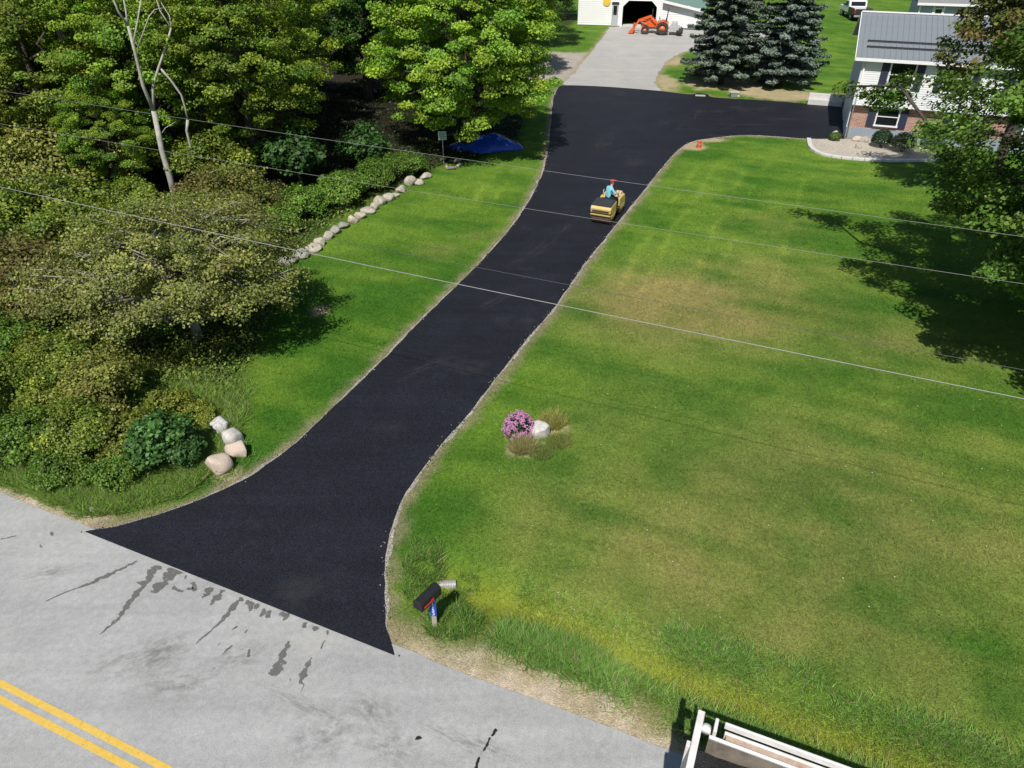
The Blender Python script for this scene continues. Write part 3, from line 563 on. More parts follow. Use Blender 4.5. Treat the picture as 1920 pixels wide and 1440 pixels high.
br = MB(); br.prism([(-.5, BE - .35), (MW / 2, BRZ), (MW + .05, BE - .02), (MW + .05, BE + .1), (MW / 2, BRZ + .14), (-.5, BE - .23)], BDEP + .8, 'y', -.4); br.build('roof', 'roof_green', barn)
lr = MB(); lr.prism([(MW - .02, lz0 + .03), (BW + .35, lz1 - .13), (BW + .35, lz1 - .03), (MW - .02, lz0 + .13)], BDEP + .7, 'y', -.45); lr.build('lean_to_roof', 'roof_green', barn)
MB().prism([(MW - .02, lz0 - .05), (BW + .37, lz1 - .24), (BW + .37, lz1 + .0), (MW - .02, lz0 + .19)], 0.06, 'y', -.53).build('fascia', 'trim_white', barn)
lw = MB(); lw.box((BW - .05, BDEP / 2, lz1 / 2 - .05), (.1, BDEP, lz1 - .1)); lw.build('lean_to_wall', 'barn_white', barn)
pd = MB().box(((px0 + px1) / 2, 0.02, 1.08), (px1 - px0 - .06, 0.06, 2.05)).build('door', 'door_grey', barn); MB().box(((px0 + px1) / 2, -0.02, 1.55), ((px1 - px0) * .6, 0.03, 0.85)).build('pane', 'glass', pd)
MB().box(((px0 + px1) / 2, -0.04, 2.2), (px1 - px0 + .15, 0.1, 0.14)).build('door_head', 'dark_metal', barn)
for xx in (dx0 - .12, dx1 + .12): MB().box((xx, -.04, dh / 2 - .3), (.2, .06, dh - .6)).build('door_trim', 'trim_white', barn)
sx, sz = bx(1138, 3); ys = MB(); ys.cyl((sx, -.09, sz), (sx, -.04, sz), 0.40, n=20, smooth=False); ys = ys.build('wall_sign', 'sign_yellow'); ys.parent = None
ys.matrix_world = Matrix.Translation((b0.x, b0.y, b0.z - .05)) @ Matrix.Rotation(BROT, 4, 'Z'); tag(ys, 'round yellow board hung on the white barn wall above the door', 'sign')

# ------------------------------------------------------------------ grey shed behind the house
mat('shed_wall', (0.36, 0.38, 0.52), 0.7, 0.05, 2); mat('shed_roof', (0.21, 0.21, 0.215), 0.9, 0.12, 3, bump=0.3)
s0 = G(1712, 57); srot = -R(16)
shed = thing('shed', 'grey walled outbuilding with white trim behind the house roof', 'shed', (s0.x, s0.y, s0.z - .05), srot)
SW, SD, SHH = 8.6, 5.0, 2.5
MB().box((SW / 2, SD / 2, SHH / 2), (SW, SD, SHH)).build('wall', 'shed_wall', shed)
MB().prism([(-.45, SHH - .02), (SD / 2, SHH + 1.9), (SD + .45, SHH - .02), (SD + .45, SHH + .1), (SD / 2, SHH + 2.05), (-.45, SHH + .1)], SW + .7, 'x', -.35).build('roof', 'shed_roof', shed)
MB().box((SW / 2, -.49, SHH + .02), (SW + .7, .06, .22)).build('fascia', 'trim_white', shed)
for xx in (0.06, 1.35, 2.3, 4.3, 6.0, 7.4, 8.5): MB().box((xx, -.03, SHH / 2 - .1), (.14, .06, SHH - .2)).build('trim_board', 'trim_white', shed)
w = MB().box((1.83, -.04, 1.75), (.78, .05, .8)).build('window', 'trim_white', shed); MB().box((1.83, -.075, 1.75), (.6, .03, .62)).build('pane', 'glass', w)

# ------------------------------------------------------------------ vegetation
def unit(v): return v / (np.linalg.norm(v, axis=-1, keepdims=True) + 1e-9)
def leaf_mesh(name, Pt, N, size, col, rng, asp=0.42):
    n = len(Pt); N = unit(N); r = rng.normal(size=(n, 3)); A = unit(r - (r * N).sum(1, keepdims=True) * N); B = np.cross(N, A); s = size[:, None]
    V = np.stack([Pt - A * s * .5, Pt + B * s * asp + N * s * .10, Pt + A * s * .55 - N * s * .08, Pt - B * s * asp + N * s * .10], 1).reshape(-1, 3)
    return np_mesh(name, V, np.arange(n * 4).reshape(n, 4), 4, col)
def sph(n, rng, zmin=-1.0):
    z = rng.uniform(zmin, 1, n); p = rng.uniform(0, 2 * np.pi, n); r = np.sqrt(1 - z * z); return np.stack([r * np.cos(p), r * np.sin(p), z], 1)
def crown_clumps(rng, cen, rad, ncl, zmin=-0.75, lobes=7, inner=0.45):
    """clump centres through an uneven crown volume (denser towards the outside)"""
    d = sph(ncl, rng, zmin); L = sph(lobes, rng, -0.5); bump = 0.80 + 0.28 * np.max(np.clip(d @ L.T, 0, 1) ** 5, axis=1) + rng.normal(0, .04, ncl)
    f = inner + (1 - inner) * rng.random(ncl) ** 0.55
    return np.array(cen) + d * np.array(rad) * (bump * f)[:, None], d
def foliage(rng, cl, dirs, cen, per, cr, size, base, warm, flat=0.5, up=0.75, dark=0.6, sj=0.25, warmp=0.25):
    """leaves spread through each clump; every clump has its own tone"""
    k = len(cl); n = k * per; ci = np.repeat(np.arange(k), per)
    g = unit(rng.normal(size=(n, 3))) * (rng.random((n, 1)) ** .45); crr = cr * rng.uniform(.7, 1.3, k)
    off = g * crr[ci][:, None]; off[:, 2] *= flat; off[:, 2] -= 0.10 * (np.hypot(off[:, 0], off[:, 1]) ** 2) / (cr + 1e-6)
    P = cl[ci] + off
    N = unit(np.array([0, 0, up]) + 0.45 * unit(P - np.array(cen)) + rng.normal(0, .42, (n, 3)))
    tone = np.clip(rng.normal(1, .16, k), .6, 1.4)[ci] * np.clip(rng.normal(1, sj, n), .45, 1.7)
    w = (np.clip(rng.normal(warmp, .25, k), 0, 1)[ci] * .8 + .2 * rng.random(n))[:, None]
    col = (np.array(base) * (1 - w) + np.array(warm) * w) * tone[:, None]
    return P, N, size * rng.uniform(.7, 1.35, n), col
def branches(mb, rng, cl, trunk, r0, n, seg=5, sides=5, taper=0.25, droop=0.15):
    T = np.array(trunk)
    for i in rng.choice(len(cl), min(n, len(cl)), replace=False):
        c = cl[i]; zt = c[2] - abs(rng.normal(.9, .3)) * np.hypot(*(c[:2] - T[0, :2])) * .55; zt = np.clip(zt, T[0, 2] + .25 * (T[-1, 2] - T[0, 2]), T[-1, 2])
        a = np.array([np.interp(zt, T[:, 2], T[:, q]) for q in range(3)]); L = np.linalg.norm(c - a); pts = []
        j = rng.normal(0, .06 * L, (seg + 1, 3)); j[0] = 0; j[-1] *= .3
        for s in range(seg + 1): t = s / seg; p = a + (c - a) * t + j[s]; p[2] += droop * L * math.sin(t * math.pi) * .6; pts.append(p)
        rr = r0 * np.clip(L / 6, .25, 1); mb.tube(pts, list(np.linspace(rr, rr * taper, seg + 1)), sides)
def make_tree(name, seed, cen, rad, ncl, per, cr, lsize, base, warm, trunk_r, trunk_h, bark='bark_dark', zmin=-.75, nbr=40, flat=.5, label='', cat='tree', lobes=7, group=None, extra=None, warmp=.25, inner=.45, sj=.25, up=.75):
    rng = np.random.default_rng(seed); root = thing(name, label, cat, group=group)
    cl, d = crown_clumps(rng, cen, rad, ncl, zmin, lobes, inner)
    if extra is not None: cl = np.vstack([cl, np.array(extra)])
    P, N, S, col = foliage(rng, cl, d, cen, per, cr, lsize, base, warm, flat, up=up, warmp=warmp, sj=sj)
    link('crown', leaf_mesh('crown', P, N, S, col, rng), 'leaf', root)
    k = 7; tp = [(rng.normal(0, .10) * i * .25, rng.normal(0, .10) * i * .25, -0.15 + (trunk_h + .15) * i / (k - 1)) for i in range(k)]
    mb = MB(); mb.tube(tp, list(trunk_r * np.array([1.35, 1.0, .9, .78, .62, .42, .18])), 9); branches(mb, rng, cl, tp, min(trunk_r * .45, .13), nbr)
    link('trunk', mb.mesh('trunk'), bark, root); return root
def put(root, x, y, rz=0.0, sc=1.0, label=None, first=False):
    loc = (x, y, Hs(x, y) - .02)
    if first:
        root.location = loc; root.rotation_euler = (0, 0, rz); root.scale = (sc,) * 3 if not hasattr(sc, '__len__') else sc
        if label: root['label'] = label
        return root
    return dup(root, loc, rz, sc, label)
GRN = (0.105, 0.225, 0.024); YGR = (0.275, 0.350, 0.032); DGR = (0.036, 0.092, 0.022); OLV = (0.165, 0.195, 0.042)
WG = 'trees of the wood left of the drive'
variants = [make_tree('maple_tree', 100 + i, (0, 0, c), (r, r, h), n, 235, .64, .118, b_, w_, .26, c + h * .55, zmin=-.95, nbr=34, group=WG, warmp=wp, flat=.45, lobes=9)
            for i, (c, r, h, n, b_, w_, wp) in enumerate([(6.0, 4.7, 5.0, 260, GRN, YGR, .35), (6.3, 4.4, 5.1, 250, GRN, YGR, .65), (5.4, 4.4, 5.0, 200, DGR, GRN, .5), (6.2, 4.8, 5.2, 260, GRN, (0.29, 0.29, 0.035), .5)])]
# (variant, x, y, scale, label)
FT = [(1, -13.4, 38.0, .92, 'yellow-green maple leaning over the dark gap behind the stone row'), (0, -18.0, 38.4, .92, 'green maple at the wood front right of the bare forked tree'), (3, -23.4, 37.4, .9, 'yellowish maple at the wood front left of the bare forked tree'),
      (1, -14.5, 46.0, 1.0, 'yellow-green maple in the second row left of the dark gap'),
      (0, -21.5, 42.0, 1.0, 'green maple of the wood standing right behind the bare forked tree'),
      (3, -27.5, 41.0, 1.0, 'yellowish maple at the wood edge left of the bare forked tree'),
      (2, -33.5, 38.5, 1.05, 'dark green maple at the left end of the wood front'),
      (1, -28.5, 34.0, .8, 'smaller yellow-green maple in front of the wood near the left frame edge'),
      (0, -19.4, 34.8, .5, 'low green maple sapling below the bare forked tree'),
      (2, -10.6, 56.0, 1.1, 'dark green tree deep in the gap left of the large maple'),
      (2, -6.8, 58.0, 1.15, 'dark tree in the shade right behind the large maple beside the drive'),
      (3, -18.0, 52.0, 1.15, 'tall yellow-green maple in the second row of the wood, middle'),
      (0, -26.0, 52.0, 1.15, 'tall green maple in the second row of the wood, left of middle'),
      (1, -34.0, 50.0, 1.15, 'tall yellow-green maple in the second row at the left'),
      (3, -42.0, 46.0, 1.15, 'yellowish maple at the far upper left corner of the wood'),
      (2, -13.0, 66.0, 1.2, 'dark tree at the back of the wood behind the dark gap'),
      (0, -1.5, 64.0, 1.1, 'green maple behind the large maple, towards the barn'),
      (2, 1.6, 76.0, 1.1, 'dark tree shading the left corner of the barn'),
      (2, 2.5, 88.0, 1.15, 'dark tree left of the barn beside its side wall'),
      (1, -40.0, 62.0, 1.2, 'yellow-green tree at the back left of the wood'),
      (0, -24.0, 64.0, 1.2, 'green tree in the third row of the wood')]
seen = set(); rr_ = random.Random(4)
for (v, x, y, sc, lab) in FT:
    put(variants[v], x, y, rr_.uniform(0, 6.28), sc, lab, first=v not in seen); seen.add(v)
big = make_tree('maple_tree', 222, (0, 0, 5.9), (5.5, 5.7, 5.6), 520, 225, .64, .122, (0.115, 0.245, 0.024), (0.29, 0.375, 0.034), .38, 9.5, zmin=-.85, nbr=60, label='large bright yellow-green maple overhanging the blue tarp beside the drive', group=WG, warmp=.42, lobes=12, flat=.42)
put(big, -2.5, 43.4, .5, 1.0, first=True)
# large maple on the right lawn: low skirts, one limb reaching towards the house
ex = []
rg = np.random.default_rng(5)
for t in np.linspace(.70, 1.0, 11): ex.append(np.array([-7.2, 9.0, 6.4]) * np.array([t, t, 1]) + np.array([0, 0, .9 * math.sin(t * 3)]) + rg.normal(0, .38, 3))
for t in np.linspace(.4, 1, 14): ex.append(np.array([-6.8, -.6, 3.4]) * np.array([t, t, 1]) + rg.normal(0, .45, 3))
yard = make_tree('maple_tree', 333, (0, 0, 6.5), (7.4, 8.3, 6.0), 840, 225, .66, .125, (0.085, 0.185, 0.026), (0.190, 0.265, 0.044), .42, 10.5, zmin=-.85, nbr=80, label='big green maple standing alone on the right lawn in front of the house', warmp=.3, lobes=13, extra=ex, flat=.5)
put(yard, 20.3, 19.3, 0, 1.0, first=True)

russet = make_tree('maple_tree', 345, (0, 0, 8.6), (3.9, 3.8, 4.0), 190, 130, .6, .15, (0.105, 0.165, 0.03), (0.235, 0.150, 0.055), .24, 10.5, zmin=-.8, nbr=40, label='russet tinged maple between the big green maple and the house roof', warmp=.45)
put(russet, 22.6, 33.5, .3, 1.0, first=True)
# bare forked tree, pale bark
def bare(name, label, pts_px, base, yb, extra, r0, bark, cat='tree'):
    root = thing(name, label, cat, (base.x, base.y, Hs(base.x, base.y) - .05)); mb = MB()
    def at(px, py, dy):
        u, v = px - 960.0, py - 720.0; fw = FPX * math.cos(PITCH) - v * math.sin(PITCH); dn = FPX * math.sin(PITCH) + v * math.cos(PITCH); s = (base.y + dy) / fw
        return (u * s - base.x, dy, CAMH - dn * s - root.location.z)
    for k, (pl, ra, rb, dy0, dy1) in enumerate(pts_px):
        n = len(pl); P = [at(x, y, dy0 + (dy1 - dy0) * i / max(1, n - 1)) for i, (x, y) in enumerate(pl)]
        if k == 0: P[0] = (P[0][0], 0, -.1)
        mb.tube(P, list(np.linspace(ra, rb, n)), 8)
    return mb.build('trunk', bark, root) and root
tb = G(330, 376)
bare('bare_tree', 'bare pale forked tree standing in front of the left wood', [
    ([(330, 376), (318, 330), (303, 280), (288, 208)], .17, .11, 0, 0), ([(288, 208), (268, 160), (255, 105), (240, 48)], .09, .06, 0, -.4), ([(240, 48), (222, 22), (208, -12)], .06, .03, -.4, -.8), ([(240, 48), (236, 20), (228, -20)], .05, .03, -.4, -.2), ([(250, 80), (258, 40), (266, -10)], .045, .025, -.4, .2),
    ([(288, 208), (287, 160), (298, 125), (312, 85), (321, 52)], .07, .04, 0, .5), ([(321, 52), (300, 20), (292, -5)], .035, .02, .5, .7), ([(321, 52), (318, 30), (302, 5)], .03, .015, .5, .9), ([(255, 105), (246, 70), (240, 40)], .03, .012, -.3, 0), ([(298, 125), (320, 150), (340, 178), (348, 205), (352, 225)], .05, .045, .3, .6), ([(352, 225), (350, 245), (358, 278), (362, 300)], .07, .05, .6, .6),
    ([(258, 90), (280, 30), (290, 18), (310, 14)], .03, .012, -.3, .3), ([(296, 260), (310, 240), (330, 228)], .02, .01, 0, .3)], tb, 0, [], .2, 'bark_pale')
for (pl, ra, rb, lab) in [([(345, 345), (338, 300), (341, 20), (346, 0)], .10, .05, 'slim bare trunk right of the forked tree'), ([(200, 330), (188, 250), (178, 200)], .20, .14, 'grey maple trunk between leaves below the left wood'), ([(150, 160), (125, 90), (108, 45), (92, -15)], .24, .18, 'thick leaning grey trunk rising at upper left of the wood'), ([(60, 130), (45, 60), (10, -10)], .16, .12, 'dark leaning trunk at the upper left corner of the wood')]:
    if lab.startswith('slim'): continue
    px, py = pl[0]; bz = {200: (-18.8, 36.5), 150: (-24.4, 39.0), 60: (-28.5, 39.5)}[px]
    # extend down to the ground
    pl2 = [(px + 12 * i, py + 60 * i) for i in (2, 1)] + pl
    bare('tree_trunk', lab, [(pl2, ra * 1.1, rb, 0, 0)], Vector((bz[0], bz[1], 0)), 0, [], .2, 'bark_grey')

# spruces
def spruce(seed, hgt, rad, base, label, group):
    rng = np.random.default_rng(seed); root = thing('spruce_tree', label, 'tree', group=group); P = []; N = []; S = []; Cc = []; mb = MB()
    mb.tube([(0, 0, -.1), (0, 0, hgt * .5), (0, 0, hgt)], [.24, .15, .02], 8); z = 0.9
    while z < hgt - .3:
        f = 1 - z / hgt; L0 = rad * (f ** .55) * (1.0 if z > 1.6 else .9); nb = int(7 + 5 * f)
        a0 = rng.uniform(0, 6.28)
        for b in range(nb):
            a = a0 + 2 * np.pi * b / nb + rng.normal(0, .16); L = L0 * rng.uniform(.72, 1.12); zz = z + rng.normal(0, .12)
            d = np.array([math.cos(a), math.sin(a)]); side = np.array([-d[1], d[0]]); tip = zz - .16 * L + .05
            mb.tube([(0, 0, zz), (*(d * L * .5), zz - .04 * L), (*(d * L * .95), tip)], [.05, .03, .008], 4)
            n = int(150 * L); t = rng.random(n) ** .7; w = (0.10 + .30 * (1 - t)) * L * (t > .08) * .75
            o = rng.uniform(-1, 1, n) * w; p = d[None] * (t * L)[:, None] + side[None] * o[:, None]
            pz = zz - .16 * L * t ** 1.6 + .10 * L * (t ** 6) - .12 * np.abs(o) + rng.normal(0, .05, n) - .12 * rng.random(n) ** 3
            P.append(np.column_stack([p, pz])); N.append(np.column_stack([d[0] * .3 + rng.normal(0, .35, n), d[1] * .3 + rng.normal(0, .35, n), np.full(n, .8)]))
            S.append(rng.uniform(.16, .30, n)); tone = rng.uniform(.75, 1.2) * rng.uniform(.6, 1.4, n); tipm = np.clip(t * 1.2 - .2, 0, 1)[:, None]
            Cc.append((np.array(base) * (1 - .55 * tipm) + np.array((0.29, 0.355, 0.29)) * .55 * tipm) * tone[:, None])
        z += rng.uniform(.40, .56)
    link('crown', leaf_mesh('crown', np.vstack(P), np.vstack(N), np.concatenate(S), np.vstack(Cc), rng, .20), 'needle', root); link('trunk', mb.mesh('trunk'), 'bark_dark', root); return root
g1, g2 = G(1346, 158), G(1453, 160)
a = spruce(11, 14.0, 3.5, (0.082, 0.118, 0.074), 'dark green spruce nearer the old grey drive, left of two', 'spruces between drive and house'); a.location = (g1.x + .2, g1.y, 0)
b = spruce(12, 13.5, 3.45, (0.092, 0.134, 0.108), 'blue-green spruce nearer the house, right of two', 'spruces between drive and house'); b.location = (g2.x + .4, g2.y + .2, 0)

# shrubs and brush on the left
SG = 'brush along the left side'
def shrub(name, seed, r, h, ncl, per, cr, ls, base, warm, warmp=.3, nbr=14, bark='bark_grey', flat=.7, sj=.3, zmin=-.15, inner=.3, trunk_r=.04, cat='shrub', up=.5):
    return make_tree(name, seed, (0, 0, h * .42), (r, r, h * .58), ncl, per, cr, ls, base, warm, trunk_r, h * .5, bark, zmin, nbr, flat, '', cat, 7, SG, warmp=warmp, inner=inner, sj=sj, up=up)
haw = make_tree('hawthorn_tree', 444, (0, 0, 2.75), (4.3, 3.7, 2.2), 470, 140, .50, .075, (0.112, 0.152, 0.032), (0.225, 0.222, 0.058), .16, 3.2, 'bark_twig', -.5, 320, .55, 'wide olive-brown hawthorn overhanging the left lawn, twiggy', 'tree', 11, None, warmp=.5, inner=.25, sj=.35)
put(haw, -10.7, 21.2, 0, 1.0, first=True)
types = {'olive': shrub('brush_shrub', 501, 1.7, 2.4, 70, 110, .42, .085, OLV, (0.275, 0.26, 0.06), .5, 30), 'green': shrub('leafy_shrub', 502, 1.4, 1.8, 85, 140, .36, .072, (0.130, 0.215, 0.030), (0.255, 0.285, 0.042), .42),
         'dark': shrub('broadleaf_shrub', 503, .85, 1.5, 80, 80, .27, .095, (0.040, 0.108, 0.022), (0.075, 0.15, 0.035), .25), 'yellow': shrub('goldenrod_clump', 504, 1.1, 1.15, 75, 110, .28, .068, (0.16, 0.225, 0.03), (0.30, 0.30, 0.05), .4), 'weed': shrub('weed_clump', 505, 1.15, 1.15, 80, 120, .28, .068, (0.105, 0.220, 0.028), (0.185, 0.270, 0.040), .35), 'russet': shrub('russet_shrub', 506, 1.3, 1.8, 55, 100, .36, .08, (0.145, 0.165, 0.036), (0.25, 0.17, 0.065), .5, 26)}
SH = [('green', 420, 352, 1.6, 'tall green understorey bush right of the bare forked tree'), ('olive', 235, 352, 1.6, 'tall olive understorey bush left of the bare forked tree'), ('olive', 120, 372, 1.8, 'tall olive understorey bush below the left maples'), ('green', 20, 372, 1.7, 'tall green understorey bush at the left frame edge'), ('dark', 560, 345, 2.0, 'dark understorey bush in the shaded gap behind the weeds'), ('dark', 690, 318, 1.6, 'dark understorey bush in the gap behind the far weeds'),
      ('russet', 62, 560, 1.5, 'brush with reddish fruit and leaves at the left frame edge'), ('green', 165, 500, 1.5, 'green brush behind the hawthorn towards the left wood'), ('green', 20, 470, 1.6, 'green brush highest at the left frame edge below the trees'), ('green', 360, 440, 1.1, 'green brush at the foot of the bare forked tree'), ('russet', 405, 405, 1.3, 'russet tinged brush right of the bare forked tree'), ('olive', 455, 430, 1.3, 'olive brush at the shaded wood edge left of the weeds'), ('russet', 110, 600, 1.2, 'russet brush left of the hawthorn'), ('green', 262, 415, 1.1, 'green brush left of the foot of the bare forked tree'), ('green', 120, 440, 1.5, 'green brush below the left maples'), ('dark', 470, 395, 1.3, 'dark leafy shrub in the shade of the wood'),
      ('weed', 520, 440, 1.15, 'bright green weeds behind the stone row, nearest the road end'), ('weed', 575, 405, 1.2, 'bright green weeds behind the stone row, second from the road end'), ('weed', 640, 378, 1.15, 'bright green weeds behind the middle of the stone row'), ('weed', 705, 350, 1.15, 'bright green weeds behind the far half of the stone row'), ('weed', 762, 330, 1.05, 'bright green weeds behind the far end of the stone row'), ('yellow', 665, 362, .7, 'yellow flowering weeds among the green ones behind the stone row'), ('weed', 470, 470, 1.1, 'green weeds right of the hawthorn crown'),
      ('dark', 312, 868, 1.05, 'dark broad-leaved shrub beside the four boulders'), ('dark', 352, 872, .75, 'small dark broad-leaved shrub touching the boulders'), ('yellow', 250, 850, 1.0, 'yellow-green weeds left of the dark broad-leaved shrub'), ('green', 165, 850, .9, 'green shrub in the middle of the roadside weeds'), ('weed', 60, 850, 1.0, 'green weeds at the left edge near the road'), ('yellow', 110, 800, 1.0, 'yellowish weeds in the left roadside thicket'), ('green', 40, 770, 1.0, 'green shrub at the left frame edge above the roadside'), ('olive', 210, 770, .85, 'olive shrub below the hawthorn on the left'), ('weed', 20, 680, 1.2, 'green weeds at the left frame edge left of the hawthorn'), ('yellow', 75, 690, 1.0, 'yellow flowering goldenrod left of the hawthorn'), ('green', 150, 720, 1.0, 'green shrub under the left side of the hawthorn'), ('weed', 230, 900, .7, 'low green weeds nearest the drive mouth'), ('weed', 120, 895, .75, 'low green weeds beside the road verge'), ('yellow', 375, 790, .55, 'small yellow-green weeds above the lichen boulder'), ('weed', 30, 590, 1.2, 'green weeds under the left brush'), ('russet', 170, 800, .75, 'small russet shrub in the roadside thicket'), ('yellow', 320, 790, .8, 'yellow-green weeds above the dark broad-leaved shrub')]
seen = set()
for (t, px, py, sc, lab) in SH:
    g = G(px, py); put(types[t], g.x, g.y, rr_.uniform(0, 6.28), (sc * rr_.uniform(.9, 1.1), sc * rr_.uniform(.9, 1.1), sc), lab, first=t not in seen); seen.add(t)

# ---- grass, weeds and litter nobody could count
def blades(name, P, L, W, col, rng, lean=.6):
    n = len(P); a = rng.uniform(0, 2 * np.pi, n); b = np.stack([np.cos(a), np.sin(a), np.zeros(n)], 1) * (W * .5)[:, None]
    q = rng.normal(0, lean, (n, 2)); top = P + np.column_stack([q[:, 0] * L, q[:, 1] * L, L])
    V = np.stack([P - b, P + b, top], 1).reshape(-1, 3); me = np_mesh(name, V, np.arange(3 * n).reshape(n, 3), 3, col); return link(name, me, 'blade')
def scatter(n, x0, x1, y0, y1, rng): return rng.uniform(x0, x1, n), rng.uniform(y0, y1, n)
rng = np.random.default_rng(77)
def clear(x, y):        # not on paving, in the bed or in the house
    return (sdist(x, y, DRIVE_C) > .05) & (road_s(x, y) > ROADW + .05) & (sdist(x, y, OLD) > .05) & (sdist(x, y, BED) > .12) & (sdist(x, y, [tuple(hpt(-.1, -.1)), tuple(hpt(HL, -.1)), tuple(hpt(HL, HD)), tuple(hpt(-.1, HD))]) > 0)
def in_view(x, y, m=60):
    d = CAMH; dep = y * math.cos(PITCH) + d * math.sin(PITCH); px = 960 + x / dep * FPX; py = 720 + (d * math.cos(PITCH) - y * math.sin(PITCH)) / dep * FPX
    return (px > -m) & (px < 1920 + m) & (py < 1440 + m)
LX = []; LY = []; LS = []
for (y0, y1, dens, sc) in ((5.5, 15, 900, 1.0), (15, 24, 560, 1.2), (24, 36, 270, 1.5), (36, 58, 90, 1.9)):
    wdt = 0.75 * y1 + 6; x, y = scatter(int(dens * 2 * wdt * (y1 - y0)), -wdt, wdt, y0, y1, rng); k = in_view(x, y) & (sdist(x, y, WOODS) > -.1); x, y = x[k], y[k]; k = clear(x, y); x, y = x[k], y[k]
    gcol = ground_rgb(x, y); k = rng.random(len(x)) < np.clip(1.5 - 3.2 * (gcol[:, 0] - gcol[:, 1] + .0) * 6, .05, 1); x, y = x[k], y[k]; LX.append(x); LY.append(y); LS.append(np.full(len(x), sc))
x = np.concatenate(LX); y = np.concatenate(LY); sc = np.concatenate(LS); n5 = fbm(x, y, .38, 99, 3); c = ground_rgb(x, y) * (np.clip(rng.normal(1.12, .28, len(x)), .45, 2) * (.68 + .64 * n5))[:, None]
tag(blades('lawn_grass', np.column_stack([x, y, H(x, y) - .005]), rng.uniform(.03, .075, len(x)) * (.45 + 1.15 * n5), .013 * sc * rng.uniform(.7, 1.4, len(x)), c, rng, .8), 'short mown lawn grass on both sides of the drive', 'grass', kind='stuff')
# tall grass of ditch, verge and roadside
DA = np.array(DITCH); du, ds_ = road_u(DA[:, 0], DA[:, 1]), road_s(DA[:, 0], DA[:, 1])
n = 330000; u = rng.uniform(6.3, 19, n); side = rng.uniform(-1.5, 1.5, n); s = np.interp(u, du, ds_) + side; q = RC[None] + u[:, None] * RD[None] + s[:, None] * RN[None]; xr, yr = q[:, 0], q[:, 1]
k = in_view(xr, yr) & clear(xr, yr) & (sdist(xr, yr, DRIVE_C) > .35); xr, yr, side = xr[k], yr[k], side[k]; n1 = fbm(xr, yr, 1.3, 91, 4)
wt = .95 * np.exp(-((side + .72) / .36) ** 2) * sstep(.22, .50, n1) + .8 * np.exp(-(side / .45) ** 2) + .6 * np.exp(-((side - .7) / .35) ** 2) * sstep(.45, .65, n1)
k = rng.random(len(xr)) < wt; xr, yr, side, n1 = xr[k], yr[k], side[k], n1[k]
Lr = np.where(np.abs(side) < .35, .13, np.where(side < 0, .24, .14)) * rng.uniform(.4, 1.25, len(xr)) * (.45 + n1); w = np.clip(np.exp(-((side - .05) / .34) ** 2) * 1.05, 0, .92)[:, None]
cr_ = np.array([0.165, 0.310, 0.060]) * (1 - w) + np.array([0.36, 0.42, 0.06]) * w
n = 420000; x, y = scatter(n, -16, -5.5, 10.5, 20, rng); k = in_view(x, y) & clear(x, y) & (sdist(x, y, WOODS) < .45); x, y = x[k], y[k]; s = road_s(x, y) - ROADW; n2 = fbm(x, y, 1.1, 92, 4)
k = rng.random(len(x)) < .85 * sstep(.10, .40, s + .5 * (n2 - .5)) * sstep(7, 2.2, s); x, y, n2, s = x[k], y[k], n2[k], s[k]
Ll = .24 * rng.uniform(.4, 1.3, len(x)) * (.5 + n2); w = (rng.random(len(x)) * .4)[:, None]; cl_ = np.array([0.140, 0.280, 0.045]) * (1 - w) + np.array([0.34, 0.36, 0.09]) * w
x = np.concatenate([xr, x]); y = np.concatenate([yr, y]); Lh = np.concatenate([Lr, Ll]); c = np.vstack([cr_, cl_]) * np.clip(rng.normal(1, .25, len(x)), .4, 1.8)[:, None]
ring = [(p[0], p[1], .28, 90, .11) for p in (G2(q) for q in STONES_PX)] + [(*G2(q), r_, n_, L_) for q, r_, n_, L_ in [((409, 888), .42, 420, .15), ((446, 860), .40, 260, .13), ((437, 838), .38, 260, .14), ((412, 815), .42, 420, .18), ((795, 1060), .38, 1500, .17), ((790, 1105), .30, 900, .14), ((845, 1112), .30, 500, .14), ((850, 1165), .45, 1500, .22), ((815, 1180), .16, 220, .13), ((870, 1080), .25, 500, .13), ((800, 1030), .3, 700, .14)]]
for (cx, cy, r_, n_, L_) in ring:
    a_ = rng.uniform(0, 6.28, n_); q_ = r_ * rng.uniform(.35, 1.1, n_) ** .7; xx, yy = cx + q_ * np.cos(a_) * 1.2, cy + q_ * np.sin(a_); k = clear(xx, yy); xx, yy = xx[k], yy[k]
    x = np.concatenate([x, xx]); y = np.concatenate([y, yy]); Lh = np.concatenate([Lh, L_ * rng.uniform(.4, 1.3, len(xx))]); c = np.vstack([c, np.array([0.120, 0.235, 0.040]) * rng.uniform(.6, 1.4, (len(xx), 1))])
dryb = rng.random(len(x)) < .08; c[dryb] = np.array([.40, .34, .18]) * rng.uniform(.7, 1.2, (dryb.sum(), 1))
tag(blades('tall_grass', np.column_stack([x, y, H(x, y) - .01]), Lh, .016 * rng.uniform(.7, 1.5, len(x)), c, rng, .75), 'long uncut grass and weeds in the ditch and along the road', 'grass', kind='stuff')
